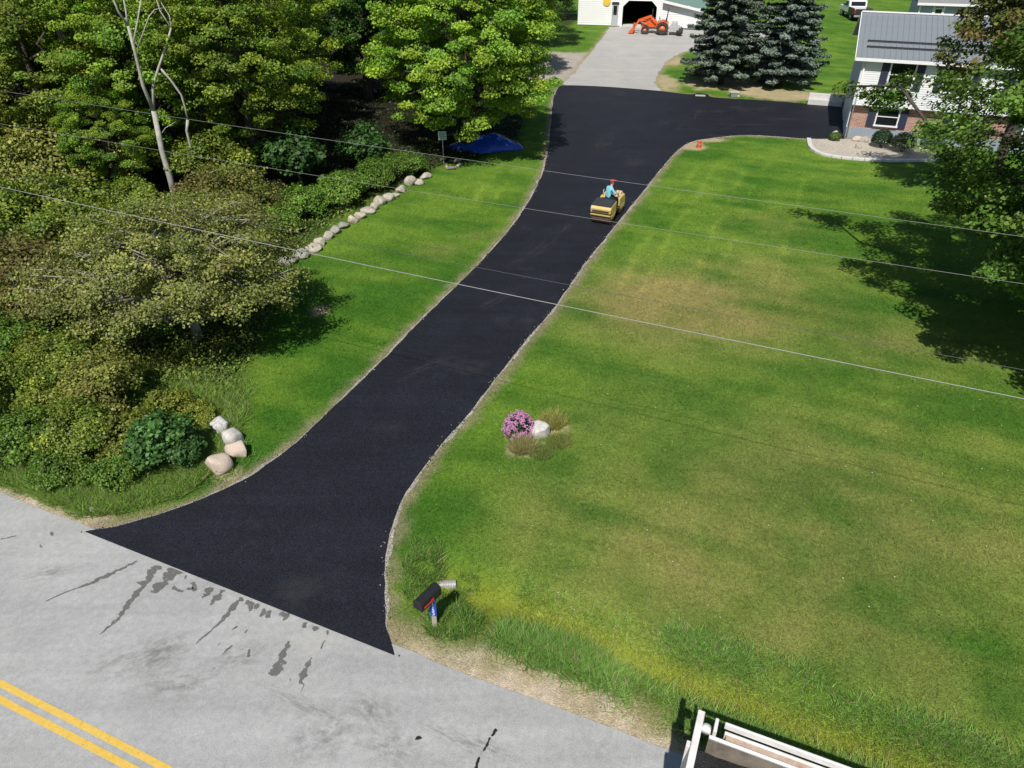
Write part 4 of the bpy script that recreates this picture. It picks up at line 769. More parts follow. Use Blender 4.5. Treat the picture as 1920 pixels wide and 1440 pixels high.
# undergrowth: small leaves over the brush land and the wood floor
x, y = scatter(330000, -42, 4, 12, 62, rng); k = in_view(x, y, 200) & (sdist(x, y, WOODS) < -.15); x, y = x[k], y[k]; k = clear(x, y) & (rng.random(len(x)) < np.where(y < 32, 1.0, .35)); x, y = x[k], y[k]
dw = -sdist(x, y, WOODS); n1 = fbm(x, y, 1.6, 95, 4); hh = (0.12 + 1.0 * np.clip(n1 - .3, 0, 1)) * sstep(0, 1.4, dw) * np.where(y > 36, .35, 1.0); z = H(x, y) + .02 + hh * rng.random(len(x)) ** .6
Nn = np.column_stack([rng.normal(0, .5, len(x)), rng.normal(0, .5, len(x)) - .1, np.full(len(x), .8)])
base = np.array([0.095, 0.180, 0.026]) + (np.array([0.21, 0.225, 0.045]) - np.array([0.095, 0.180, 0.026])) * np.clip(fbm(x, y, 2.2, 96, 3) * 1.6 - .4, 0, 1)[:, None]; base = np.where((y > 35)[:, None], np.array([0.022, 0.030, 0.010]), base)  # leaves deep in the wood darkened: canopy shade put into their colour
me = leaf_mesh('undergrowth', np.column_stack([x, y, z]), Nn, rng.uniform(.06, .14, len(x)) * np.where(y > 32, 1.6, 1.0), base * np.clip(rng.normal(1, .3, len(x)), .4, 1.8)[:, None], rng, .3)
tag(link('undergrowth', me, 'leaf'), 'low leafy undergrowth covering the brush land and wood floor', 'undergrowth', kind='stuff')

# ------------------------------------------------------------------ stones
def boulder_mesh(seed, sub=3):
    bm = bmesh.new(); bmesh.ops.create_icosphere(bm, subdivisions=sub, radius=1.0); rg = np.random.default_rng(seed)
    cuts = [(Vector(unit(rg.normal(size=3))), rg.uniform(.55, .86)) for _ in range(11)]; ph = rg.uniform(0, 6, 6)
    for v in bm.verts:
        p = v.co.copy()
        for n, d in cuts:
            e = p.dot(n) - d
            if e > 0: p -= n * e * .94
        p *= 1 + .05 * math.sin(3.1 * p.x + ph[0]) * math.sin(2.7 * p.y + ph[1]) + .03 * math.sin(6 * p.z + ph[2] + 4 * p.x)
        v.co = p
    for f in bm.faces: f.smooth = True
    me = bpy.data.meshes.new('boulder'); bm.to_mesh(me); bm.free(); return me
def boulder(px, py, w, h, d, seed, m, label, rz=0.0, group=None, name='boulder', sink=.25):
    """px,py: foot of the stone in the photo"""
    g = GH(px, py); o = link(name, boulder_mesh(seed), m); o.scale = (w / 2 * 1.12, d / 2 * 1.12, h * .62)
    o.location = (g.x, g.y + d * .35, Hs(g.x, g.y + d * .35) + h * (.62 - sink) * .8); o.rotation_euler = (0, 0, rz); return tag(o, label, 'boulder', group)
MATS['stone_lichen'] = mat('stone_lichen', (0.24, 0.24, 0.23), 0.9, .2, 5, bump=.6, bscale=14, col2=(0.68, 0.67, 0.64), detail=9)
boulder(409, 890, .66, .58, .6, 1, 'stone_pink', 'rounded pinkish boulder, nearest the road of the four by the drive', .3)
boulder(444, 862, .64, .52, .5, 2, 'stone_pink', 'pink boulder with a chipped end, nearest the drive of the four', -.2)
b3 = boulder(435, 836, .54, .55, .5, 3, 'stone_white', 'white boulder with a brown patch on top, third from the road', .6)
boulder(412, 815, .62, .5, .5, 4, 'stone_lichen', 'lichen mottled grey boulder farthest back of the four by the drive', 1.0)
mat('moss', (0.16, 0.115, 0.055), .95, .2, 9)
boulder(172, 962, .17, .13, .17, 5, 'stone_pale', 'small pale stone in the verge grass beside the road', 0, name='stone')
sizes = [(58, 60), (60, 34), (44, 36), (50, 44), (48, 26), (60, 44), (70, 52), (52, 44), (76, 42), (60, 46), (48, 50), (72, 40), (50, 50), (56, 46), (56, 48), (80, 54), (92, 52), (90, 50)]
tone = ['pale', 'pale', 'pale', 'pale', 'pale', 'pale', 'pale', 'pale', 'pale', 'pale', 'pink', 'grey', 'grey', 'pale', 'pale', 'pale', 'grey', 'grey']
order = sorted(range(18), key=lambda i: STONES_PX[i][0])
for r_, i in enumerate(order):
    px, py = STONES_PX[i]; g = G(px, py); sc = FPX / (g.y * math.cos(PITCH) + CAMH * math.sin(PITCH)); w = sizes[i][0] / 3.2 / sc * 1.25; h = sizes[i][1] / 3.2 / sc * 1.1
    look = {'pale': 'pale', 'pink': 'pinkish', 'grey': 'grey'}[tone[i]]
    boulder(px, py + 4, w, h, w * .8, 20 + i, 'stone_' + tone[i], f'{look} boulder in the stone row beside the left lawn, {ORD[r_]} from the hawthorn end', R(15) + .4 * math.sin(i * 7), 'stones of the row along the left lawn')
boulder(1012, 822, .70, .44, .55, 41, 'stone_white', 'large pale boulder in the flower island on the right lawn', -.5)
for k, (px, py, w, h, m, lab) in enumerate([(1612, 266, .75, .35, 'stone_pink', 'pinkish flat rock behind others in the gravel bed by the house'), (1621, 268, .55, .4, 'stone_pale', 'pale rock beside the round dark shrub in the gravel bed'), (1609, 280, .5, .35, 'stone_pale', 'pale rounded rock nearest the lawn in the gravel bed'), (1566, 253, .35, .3, 'stone_white', 'white rock behind the light green plant at the drive end')]): boulder(px, py, w, h, w * .7, 50 + k, m, lab)

# ------------------------------------------------------------------ flower island
def tuft(px, py, n, L, spread, c0, c1, label, name='grass_tuft', lean=.45):
    g = GH(px, py); rg = np.random.default_rng(int(px * 7 + py)); a = rg.uniform(0, 6.28, n); r = spread * rg.random(n) ** .5
    P = np.column_stack([r * np.cos(a), r * np.sin(a), np.full(n, -.02)]); w = rg.random((n, 1)); c = (np.array(c0) * (1 - w) + np.array(c1) * w) * rg.uniform(.7, 1.3, (n, 1))
    o = blades(name, P, L * rg.uniform(.5, 1.2, n), np.full(n, .016), c, rg, lean); o.location = g; return tag(o, label, 'grass tuft', 'grass tufts of the flower island')
tuft(978, 842, 1500, .36, .30, (0.42, 0.34, 0.18), (0.22, 0.24, 0.07), 'dry tan grass tuft in front of the pink flowers')
tuft(1036, 796, 1500, .36, .32, (0.42, 0.36, 0.12), (0.24, 0.28, 0.06), 'yellowish grass tuft behind the island boulder')
tuft(1048, 830, 1300, .20, .32, (0.30, 0.30, 0.10), (0.13, 0.21, 0.04), 'olive grass tuft right of the island boulder')
tuft(1015, 850, 1300, .16, .34, (0.24, 0.26, 0.08), (0.10, 0.18, 0.03), 'low green tuft in front of the island boulder')
ph = thing('phlox_plant', 'round clump of pink flowers beside the boulder on the right lawn', 'flowers', GH(973, 812)); rg = np.random.default_rng(9)
n = 1500; d = sph(n, rg, -.05); P = d * np.array([.42, .40, .62]) * (rg.random((n, 1)) ** .3); N = d + rg.normal(0, .5, (n, 3)) + np.array([0, 0, .4])
link('foliage', leaf_mesh('foliage', P, N, rg.uniform(.05, .10, n), np.array([0.028, 0.062, 0.017]) * rg.uniform(.6, 1.5, (n, 1)), rg, .25), 'leaf', ph)
hd = sph(150, rg, .08) * np.array([.43, .41, .66]); m_ = 22; P = np.repeat(hd, m_, 0) + rg.normal(0, .028, (150 * m_, 3)); N = np.repeat(hd, m_, 0) + rg.normal(0, .2, P.shape)
w = rg.random((len(P), 1)); link('blossom', leaf_mesh('blossom', P, N, rg.uniform(.026, .045, len(P)), (np.array([.62, .20, .52]) * (1 - w) + np.array([.72, .42, .66]) * w) * rg.uniform(.75, 1.15, (len(P), 1)), rg, .45), 'leaf', ph)

# plants of the gravel bed
def globe(px, py, r, h, base, label, seed, n=2600, ls=.07):
    rg = np.random.default_rng(seed); root = thing('garden_shrub', label, 'shrub', GH(px, py)); d = sph(n, rg, -.3); P = d * np.array([r, r, h * .6]) * (.72 + .28 * rg.random((n, 1))) + np.array([0, 0, h * .45]); P[:, 2] = np.maximum(P[:, 2], .03)
    link('foliage', leaf_mesh('foliage', P, d + rg.normal(0, .4, (n, 3)), ls * rg.uniform(.7, 1.4, n), np.array(base) * rg.uniform(.55, 1.5, (n, 1)), rg, .4), 'leaf', root)
    mb = MB(); [mb.tube([(0, 0, -.05), (r * .4 * math.cos(a), r * .4 * math.sin(a), h * .4), (r * .7 * math.cos(a), r * .7 * math.sin(a), h * .7)], [.02, .015, .006], 5) for a in np.linspace(0, 5.5, 6)]; mb.build('stem', 'bark_dark', root)
globe(1650, 276, .62, 1.0, (0.020, 0.055, 0.017), 'round dark green shrub in the gravel bed', 3); globe(1564, 264, .36, .5, (0.10, 0.17, 0.03), 'small light green plant at the drive end of the gravel bed', 4, 900)
globe(1690, 285, .7, 1.1, (0.06, 0.11, 0.02), 'green shrub right of the round dark one in the gravel bed', 6, 2200)

# ------------------------------------------------------------------ mailbox
mat('mailbox_black', (0.018, 0.018, 0.021), .38, .15, 8, spec=.5); mat('mail_red', (0.55, 0.03, 0.03), .5, .1, 6); mat('sign_blue', (0.012, 0.07, 0.42), .5, .08, 6); mat('post_wood', (0.40, 0.36, 0.27), .85, .2, 9, bump=.4); mat('white_paint', (.8, .8, .8), .6, .04, 5)
mg = GH(816, 1175); mb_ = thing('mailbox', 'black mailbox with red flag on a wooden post beside the drive mouth', 'mailbox', mg)
MB().box((0, 0, .40), (.10, .10, 1.0)).build('post', 'post_wood', mb_, .006)
fa = G(813, 1107, 1.12); fb = G(777, 1141, 1.12); ang = math.atan2(fb.y - fa.y, fb.x - fa.x); ax = Matrix.Rotation(ang, 3, 'Z')
KM = 1.3
prof = [(-.085, 0), (.085, 0), (.085, .11)] + [(.085 * math.cos(t), .11 + .085 * math.sin(t)) for t in np.linspace(0.25, math.pi - .25, 9)] + [(-.085, .11)]
def mpart(name, x0, x1, sc, m, par):
    q = MB(); q.prism([(a * sc, .0 + b * sc) for a, b in [(KM * a_, KM * b_) for a_, b_ in prof]], x1 - x0, 'x', x0); q.v = [tuple(ax @ Vector(v) + Vector((-.03, -.02, .92))) for v in q.v]; return q.build(name, m, par, .004)
body = mpart('mailbox_body', -.20, .36, 1.0, 'mailbox_black', mb_); mpart('door', .355, .375, 1.04, 'mailbox_black', body)
q = MB(); q.box((0.385, 0, .24), (.02, .04, .02)); q.v = [tuple(ax @ Vector(v) + Vector((-.03, -.02, .92))) for v in q.v]; q.build('latch', 'dark_metal', body)
q = MB(); q.box((.19, .135, .10), (.26, .012, .035)); q.box((.09, .137, .11), (.08, .012, .075)); q.v = [tuple(ax @ Vector(v) + Vector((-.03, -.02, .92))) for v in q.v]; q.build('flag', 'mail_red', body)
q = MB(); q.box((.05, 0, -.015), (.46, .2, .03)); q.v = [tuple(ax @ Vector(v) + Vector((-.03, -.02, .92))) for v in q.v]; q.build('mounting_board', 'post_wood', mb_)
pl = MB().box((0, -.057, .64), (.125, .012, .46)).build('number_plate', 'sign_blue', mb_)
def text_mesh(txt, size, m, parent, loc, rot, name='digit'):
    cu = bpy.data.curves.new('text', 'FONT'); cu.body = txt; cu.size = size; cu.align_x = 'CENTER'; cu.align_y = 'CENTER'; cu.extrude = .001
    t = bpy.data.objects.new('text', cu); C.objects.link(t); dg = bpy.context.evaluated_depsgraph_get(); me = bpy.data.meshes.new_from_object(t.evaluated_get(dg)); bpy.data.objects.remove(t); bpy.data.curves.remove(cu)
    me.materials.clear(); o = link(name, me, m, parent); o.location = loc; o.rotation_euler = rot; return o
for k, ch_ in enumerate('1153'): text_mesh(ch_, .13, 'white_paint', pl, (0, -.0655, .81 - .11 * k), (R(90), 0, 0))

# culvert pipe end in the ditch
cg = GH(835, 1094); mat('galvanised', (.36, .355, .34), .5, .15, 10, metal=.2)
cv = thing('culvert_pipe', 'corrugated grey culvert pipe end showing in the ditch behind the mailbox', 'pipe', (cg.x, cg.y, cg.z - .09), R(2))
ts = np.linspace(-.35, .22, 40); q = MB(); q.tube([(t, 0, .05) for t in ts], [.115 + .007 * math.sin(i * 1.6) for i in range(40)], 20, cap=False)
q.tube([(t, 0, .05) for t in ts[::-1]], [.103] * 40, 20, cap=False); q.build('pipe_wall', 'galvanised', cv)
MB().tube([(.215, 0, .05), (.235, 0, .05)], [.124, .124], 20, cap=False).build('rim', 'galvanised', cv)
# ------------------------------------------------------------------ road roller and its driver
mat('machine_yellow', (0.56, 0.42, 0.15), .45, .1, 4); mat('machine_tan', (0.60, 0.47, 0.28), .6, .15, 6); mat('hood_black', (0.035, 0.037, 0.042), .55, .2, 6); mat('drum_steel', (0.22, 0.15, 0.11), .4, .25, 6, metal=.5); mat('rubber', (0.02, 0.02, 0.02), .8, .2, 8); mat('seat_black', (0.012, 0.012, 0.014), .6, .1, 8); mat('cream', (.75, .72, .62), .5, .05, 5)
r0 = G(1131, 419); r1 = G(1160, 388); hd_ = math.atan2(r1.y - r0.y, r1.x - r0.x) - math.pi / 2
c_ = Vector((r0.x, r0.y, 0)) + (Matrix.Rotation(hd_, 3, 'Z') @ Vector((-.05, .72, 0)))
rol = thing('road_roller', 'small yellow tandem road roller on the fresh asphalt', 'roller', (c_.x, c_.y, .05), hd_)
for yy in (-.72, .74):
    dm = MB(); dm.cyl((-.44, yy, .32), (.44, yy, .32), .32, n=32); dm = dm.build('drum', 'drum_steel', rol, .015); MB().cyl((-.455, yy, .32), (.455, yy, .32), .09, n=16).build('hub', 'dark_metal', dm)
q = MB(); q.prism([(-1.10, .56), (-.30, .42), (-.25, .42), (-.25, .92), (-1.02, .86), (-1.12, .76)], .96, 'x', -.48); rb = q.build('rear_body', 'machine_yellow', rol, .03)
q = MB(); q.prism([(-1.04, .862), (-.27, .925), (-.27, .985), (-1.04, .915)], .92, 'x', -.46); q.build('hood', 'hood_black', rb, .01)
MB().box((0, -1.12, .66), (.78, .03, .05)).build('bumper_slot', 'hood_black', rb); MB().box((0, -1.09, .47), (.94, .06, .04)).build('scraper_bar', 'machine_yellow', rol)
for s in (-1, 1): MB().prism([(-.95, .30), (-.48, .30), (-.36, .46), (-1.04, .46)], .03, 'x', s * .475 - .015).build('drum_fork', 'machine_yellow', rol)
q = MB(); q.prism([(.22, .42), (1.12, .42), (1.14, .66), (1.0, .88), (.22, .88)], .96, 'x', -.48); fb_ = q.build('front_body', 'machine_yellow', rol, .03)
q = MB(); q.box((0, .66, .89), (.8, .7, .05)); q.build('front_deck', 'machine_tan', fb_, .01)
for s in (-1, 1): MB().prism([(.45, .30), (.98, .30), (1.06, .46), (.36, .46)], .03, 'x', s * .475 - .015).build('drum_fork', 'machine_yellow', rol)
MB().box((0, -.0, .44), (.86, .5, .1)).build('floor_plate', 'hood_black', rol)
MB().box((0, -.02, .40), (.3, .5, .2)).build('articulation_joint', 'dark_metal', rol)
q = MB(); q.box((0, -.12, .80), (.5, .42, .08)); q.box((0, -.30, .92), (.46, .08, .2)); q.box((0, -.12, .62), (.3, .3, .30)); q.build('seat', 'seat_black', rol, .03)
q = MB(); q.box((.12, .42, 1.0), (.34, .16, .26)); cs = q.build('console', 'cream', rol, .02); MB().tube([(.12, .36, 1.1), (.12, .26, 1.22)], .02, 8).build('steering_column', 'dark_metal', cs)
sw = MB(); sw.tube([(.12 + .15 * math.cos(t), .25 + .13 * math.sin(t), 1.23 + .07 * math.sin(t)) for t in np.linspace(0, 2 * math.pi, 21)], .013, 6, cap=False); sw.build('steering_wheel', 'dark_metal', cs)
MB().cyl((-.30, .70, .91), (-.30, .70, 1.12), .05, n=12).build('water_cap', 'dark_metal', fb_); MB().box((.22, .80, .96), (.3, .3, .1)).build('tool_tray', 'machine_tan', fb_, .01)
for s in (-1, 1): MB().tube([(s * .36, .30, .88), (s * .36, .30, 1.15), (s * .36, .42, 1.15)], .018, 8).build('grab_rail', 'machine_yellow', rol)

mat('skin', (0.55, 0.33, 0.24), .6, .06, 20); mat('shirt_blue', (0.20, 0.52, 0.62), .85, .08, 12); mat('trousers_black', (0.010, 0.010, 0.013), .9, .2, 12); mat('cap_red', (0.55, 0.025, 0.035), .75, .08, 12); mat('hair_grey', (.12, .09, .07), .9, .3, 30); mat('boot', (.05, .035, .025), .8, .2, 10)
def make_person(parent_loc, rz):
    J = {}; E_ = []; Rd = {}
    def j(n, p, r, par=None): J[n] = p; Rd[n] = r; (E_.append((par, n)) if par else None)
    j('pel', (0, 0, .11), (.155, .125)); j('sp', (0, .03, .30), (.15, .115), 'pel'); j('ch', (0, .10, .48), (.17, .12), 'sp'); j('nb', (0, .15, .61), (.075, .07), 'ch'); j('nk', (0, .18, .68), (.058, .06), 'nb'); j('hd', (0, .21, .77), (.078, .092), 'nk'); j('ht', (0, .215, .865), (.07, .085), 'hd')
    for s, S in ((-1, 'L'), (1, 'R')):
        j('sh' + S, (s * .17, .11, .55), (.078, .075), 'ch'); j('el' + S, (s * .25, .20, .32), (.052, .052), 'sh' + S); j('wr' + S, (s * .15, .42, .30), (.034, .034), 'el' + S); j('pa' + S, (s * .13, .48, .31), (.036, .02), 'wr' + S)
        for k, (dx, L) in enumerate(((-.03, .055), (-.01, .07), (.012, .066), (.032, .05))):
            j(f'f{k}a{S}', (s * (.13) + dx, .48 + L * .6, .315), (.010, .010), 'pa' + S); j(f'f{k}b{S}', (s * .13 + dx, .48 + L * .8, .28), (.009, .009), f'f{k}a{S}')
        j('th' + S, (s * .13 - s * .045, .475, .30), (.011, .011), 'pa' + S)
        j('hp' + S, (s * .10, .03, .09), (.10, .10), 'pel'); j('kn' + S, (s * .15, .43, .10), (.072, .072), 'hp' + S); j('an' + S, (s * .15, .46, -.31), (.048, .05), 'kn' + S); j('to' + S, (s * .16, .62, -.355), (.045, .035), 'an' + S)
    names = list(J); me = bpy.data.meshes.new('person'); me.from_pydata([J[n] for n in names], [(names.index(a), names.index(b)) for a, b in E_], [])
    o = bpy.data.objects.new('tmp', me); C.objects.link(o); sk = o.modifiers.new('skin', 'SKIN'); sk.use_smooth_shade = True; sb = o.modifiers.new('sub', 'SUBSURF'); sb.levels = 2; sb.render_levels = 2
    for i, n in enumerate(names): me.skin_vertices[0].data[i].radius = Rd[n]; me.skin_vertices[0].data[i].use_root = (n == 'pel')
    dg = bpy.context.evaluated_depsgraph_get(); m2 = bpy.data.meshes.new_from_object(o.evaluated_get(dg)); bpy.data.objects.remove(o)
    m2.materials.clear()
    for m in ('skin', 'shirt_blue', 'trousers_black', 'boot'): m2.materials.append(MATS[m])
    for p in m2.polygons:
        c = p.center; p.use_smooth = True
        arm = abs(c.x) > .10 and c.y > .21 and c.z > .18
        p.material_index = 0 if (c.z > .64 or arm) else 1 if c.z > .19 else 3 if c.z < -.27 else 2
    root = thing('person', 'driver in light blue shirt, black trousers and red cap seated on the roller', 'person', parent_loc, rz); link('body', m2, None, root)
    q = MB(); q.sphere((0, .205, .86), .105, 16, 10, (.92, 1.08, .80)); q.v = [(a, b, max(c, .865)) for a, b, c in q.v]; q.build('cap', 'cap_red', root)
    q = MB(); q.prism([(-.075, .29), (.075, .29), (.055, .385), (0, .405), (-.055, .385)], .014, 'z', .862); q.build('cap_brim', 'cap_red', root)
    q = MB(); q.sphere((0, .18, .815), .088, 14, 8, (.98, .95, .75)); q.build('hair', 'hair_grey', root)
    for s in (-1, 1): MB().sphere((s * .032, .295, .815), .012, 8, 6).build('eye', 'dark_metal', root); MB().sphere((s * .083, .21, .80), .026, 8, 6, (.4, .7, 1.1)).build('ear', 'skin', root)
    MB().sphere((0, .31, .785), .02, 8, 6, (.7, 1, 1.1)).build('nose', 'skin', root); MB().box((0, .298, .748), (.045, .012, .01)).build('mouth', 'cap_red', root)
    return root
sp_ = Matrix.Rotation(hd_, 3, 'Z') @ Vector((-.02, -.10, .84)); make_person((c_.x + sp_.x, c_.y + sp_.y, .05 + sp_.z), hd_ - R(38))

# ------------------------------------------------------------------ tractor
mat('tractor_orange', (0.68, 0.12, 0.025), .42, .06, 4); mat('tyre', (0.045, 0.043, 0.04), .9, .2, 8); mat('rim_orange', (0.72, 0.16, 0.06), .5, .08, 5); mat('implement_grey', (.42, .43, .43), .6, .12, 5); mat('steel_grey', (.30, .30, .30), .5, .15, 6)
tg = G(1241, 64); TROT = BROT + math.pi      # local +x is the front: points left in the photo
tr = thing('tractor', 'orange compact tractor with front loader parked in front of the barn', 'tractor', (tg.x, tg.y, tg.z + .02), TROT)
def wheel(x, y, r, w, m='rim_orange'):
    q = MB(); pr = [(r * .58, -w / 2), (r * .9, -w / 2), (r, -w * .38), (r, w * .38), (r * .9, w / 2), (r * .58, w / 2)]; n = 26; V = []; F = []
    for a in range(n):
        t = 2 * math.pi * a / n
        for (rr2, ww) in pr: V.append((x + rr2 * math.cos(t), y + ww, r + rr2 * math.sin(t)))
    k = len(pr)
    for a in range(n):
        for b in range(k): F.append((a * k + b, a * k + (b + 1) % k, ((a + 1) % n) * k + (b + 1) % k, ((a + 1) % n) * k + b))
    q.add(V, F, True)
    for a in range(18):
        t = 2 * math.pi * a / 18; q.box((x + r * math.cos(t), y, r + r * math.sin(t)), (.05, w * .8, .05), Matrix.Rotation(-t, 3, 'Y'))
    wh = q.build('wheel', 'tyre', tr); MB().cyl((x, y - w * .3, r), (x, y + w * .3, r), r * .6, n=20).build('rim', m, wh); MB().cyl((x, y - w * .42, r), (x, y + w * .42, r), r * .18, n=12).build('hub', 'steel_grey', wh)
for s in (-1, 1): wheel(0, s * .58, .56, .34); wheel(1.72, s * .52, .36, .24)
q = MB(); q.prism([(.5, .62), (2.1, .58), (2.16, .80), (2.08, 1.12), (1.5, 1.24), (.7, 1.28), (.55, 1.0)], .62, 'y', -.31); q.build('hood', 'tractor_orange', tr, .05)
MB().box((2.165, 0, .86), (.03, .5, .3)).build('grille', 'dark_metal', tr); MB().box((.9, 0, .52), (2.3, .36, .22)).build('chassis', 'steel_grey', tr)
for s in (-1, 1):
    q = MB(); q.tube([(.62 * math.cos(t), s * .58, .56 + .66 * math.sin(t)) for t in np.linspace(.3, 2.7, 9)], .0, 4); q = MB()
    arc = [(.68 * math.cos(t), .56 + .68 * math.sin(t)) for t in np.linspace(.15, 2.6, 10)]; inn = [(.62 * math.cos(t), .56 + .62 * math.sin(t)) for t in np.linspace(2.6, .15, 10)]
    q.prism(arc + inn, .38, 'y', s * .58 - .19); q.build('fender', 'tractor_orange', tr)
    q = MB(); q.prism([(.62, 1.02), (.78, .98), (1.3, 1.48), (2.35, 1.10), (2.75, .48), (2.85, .55), (2.5, 1.22), (1.32, 1.64), (1.2, 1.6)], .09, 'y', s * .44 - .045); q.build('loader_arm', 'tractor_orange', tr)
    MB().tube([(1.45, s * .44, .85), (2.25, s * .44, 1.1)], .035, 8).build('hydraulic_ram', 'steel_grey', tr); MB().tube([(-.30, s * .42, .9), (-.42, s * .42, 2.35)], .04, 8).build('roll_bar_post', 'dark_metal', tr); MB().tube([(2.45, s * .3, 1.0), (2.85, s * .3, .75)], .03, 8).build('bucket_ram', 'steel_grey', tr)
MB().tube([(-.42, -.42, 2.34), (-.42, .42, 2.34)], .04, 8).build('roll_bar', 'dark_metal', tr)
q = MB(); q.prism([(2.8, .85), (2.92, .9), (3.0, .35), (3.35, .12), (3.33, .06), (2.9, .08), (2.78, .35)], 1.45, 'y', -.72); q.build('loader_bucket', 'tractor_orange', tr)
q = MB(); q.box((-.05, 0, 1.0), (.46, .46, .1)); q.box((-.30, 0, 1.25), (.09, .44, .45)); q.build('seat', 'seat_black', tr, .03); MB().tube([(.5, 0, 1.1), (.38, 0, 1.42)], .025, 8).build('steering_column', 'dark_metal', tr)
MB().tube([(.36 + .06 * math.sin(t), .19 * math.cos(t), 1.42 + .17 * math.sin(t)) for t in np.linspace(0, 6.283, 17)], .016, 6, cap=False).build('steering_wheel', 'dark_metal', tr); MB().tube([(1.1, .34, 1.2), (1.1, .34, 2.3)], .03, 8).build('exhaust', 'dark_metal', tr)
q = MB(); q.box((-1.15, 0, .62), (.95, 1.35, .34)); q.box((-1.15, 0, .95), (.6, .9, .32)); imp = q.build('rear_mower', 'implement_grey', tr, .03); MB().tube([(-.3, 0, .6), (-.9, 0, .62)], .05, 8).build('drawbar', 'steel_grey', tr)
for s in (-1, 1): MB().cyl((-1.72, s * .55 - .12, .33), (-1.72, s * .55 + .12, .33), .33, n=18).build('caster_wheel', 'tyre', imp)
MB().box((-1.55, 0, .6), (.5, 1.2, .1)).build('caster_frame', 'implement_grey', imp)

# ------------------------------------------------------------------ pickup
mat('truck_white', (.74, .75, .76), .35, .03, 2, spec=.5); mat('truck_dark', (.03, .032, .036), .4, .1, 3); mat('lamp_red', (.4, .02, .02), .3, .1, 3)
pg = G(1614, 41); pk = thing('pickup_truck', 'pickup with white cab and black open bed parked on the grass behind the house', 'pickup', (pg.x, pg.y, pg.z), R(-6))
for (x, y) in ((-.82, 1.0), (.82, 1.0), (-.82, 4.5), (.82, 4.5)):
    wh = MB(); wh.cyl((x - .13, y, .38), (x + .13, y, .38), .38, n=22); wh = wh.build('wheel', 'tyre', pk, .03); MB().cyl((x - .14, y, .38), (x + .14, y, .38), .21, n=16).build('rim', 'steel_grey', wh)
MB().box((0, 2.75, .62), (1.7, 5.3, .3)).build('chassis', 'truck_dark', pk)
for s in (-1, 1):
    q = MB(); q.box((s * .93, 1.05, .95), (.12, 2.0, .62)); q.build('bed_side', 'truck_dark', pk, .03); MB().box((s * .86, -.02, .98), (.14, .05, .36)).build('tail_lamp', 'lamp_red', pk)
MB().box((0, 1.05, .72), (1.75, 2.0, .06)).build('bed_floor', 'rubber', pk); MB().box((0, .04, .95), (1.6, .07, .55)).build('tailgate', 'truck_dark', pk, .02); MB().box((0, -.1, .55), (1.8, .16, .18)).build('bumper', 'steel_grey', pk, .02)
q = MB(); q.prism([(2.1, .62), (5.6, .62), (5.62, .95), (5.45, 1.12), (4.1, 1.18), (3.45, 1.80), (2.35, 1.82), (2.1, 1.2)], 1.9, 'x', -.95); cab = q.build('cab', 'truck_white', pk, .06)
MB().box((0, 2.21, 1.5), (1.5, .03, .42), Matrix.Rotation(R(-22), 3, 'X')).build('rear_window', 'glass', cab)
for s in (-1, 1): MB().prism([(2.5, 1.25), (3.75, 1.25), (3.35, 1.68), (2.6, 1.70)], .02, 'x', s * .955 - .01).build('side_window', 'glass', cab); MB().box((s * 1.05, 3.75, 1.3), (.2, .1, .16)).build('mirror', 'truck_dark', cab, .02)
q = MB(); q.prism([(3.52, 1.74), (4.05, 1.24), (4.12, 1.26), (3.6, 1.78)], 1.6, 'x', -.8); q.build('windscreen', 'glass', cab)

# ------------------------------------------------------------------ dump truck at the road edge
mat('bed_white', (.60, .57, .53), .55, .08, 5, col2=(.80, .80, .79), detail=10); mat('rust_ledge', (.34, .22, .16), .85, .25, 6, col2=(.48, .40, .33)); mat('bed_inside', (.10, .085, .07), .85, .25, 3, col2=(.30, .255, .20))
TA = math.atan2(-.39, .9205); t0 = Vector((2.72, 6.0, .02))
dtk = thing('dump_truck', 'white dump truck bed loaded with black asphalt at the road edge', 'truck', t0, TA)
BL, BWd, BT = 4.6, 2.35, 2.6      # local x: towards the cab, local -y: towards the road centre
def db(name, c, d, m, par=dtk, bev=.012): return MB().box(c, d).build(name, m, par, bev)
tgt = db('tailgate', (.03, -BWd / 2, 1.92), (.07, BWd, 1.3), 'bed_white'); db('top_beam', (.03, -BWd / 2, BT - .02), (.10, BWd + .04, .09), 'bed_white', tgt); 
for yy in (-.5, -1.1, -1.7): db('rib', (-.04, yy, 1.95), (.08, .09, 1.2), 'bed_white', tgt)
for s, ya, yb in ((1, 0, -.22), (-1, -BWd, -BWd + .22)):
    sd = MB(); sd.box((BL / 2 + .1, (ya + yb) / 2 - s * .11, 1.85), (BL - .2, .05, 1.16)); sd = sd.build('side_wall', 'bed_inside', dtk)
    db('inner_rail', (BL / 2 + .1, yb, BT - .17), (BL - .2, .05, .06), 'bed_white', sd); db('ledge', (BL / 2 + .2, (ya + yb) / 2, BT - .24), (BL - .45, .2, .05), 'rust_ledge', sd); db('outer_rail', (BL / 2 + .2, ya - s * .02, BT - .07), (BL - .35, .038, .13), 'bed_white', sd)
    db('end_plate', (.26, (ya + yb) / 2, BT - .12), (.05, .22, .26), 'bed_white', sd); db('side_skin', (BL / 2 + .2, ya - s * .04, 1.75), (BL - .4, .05, 1.3), 'bed_white', sd); hp = MB().cyl((.14, yb + s * .02, BT - .12), (.14, yb + s * .12, BT - .12), .07, n=14).build('hinge', 'bed_white', sd)
db('floor', (BL / 2, -BWd / 2, 1.24), (BL, BWd - .2, .08), 'bed_inside'); db('head_board', (BL, -BWd / 2, 1.95), (.08, BWd, 1.5), 'bed_white')
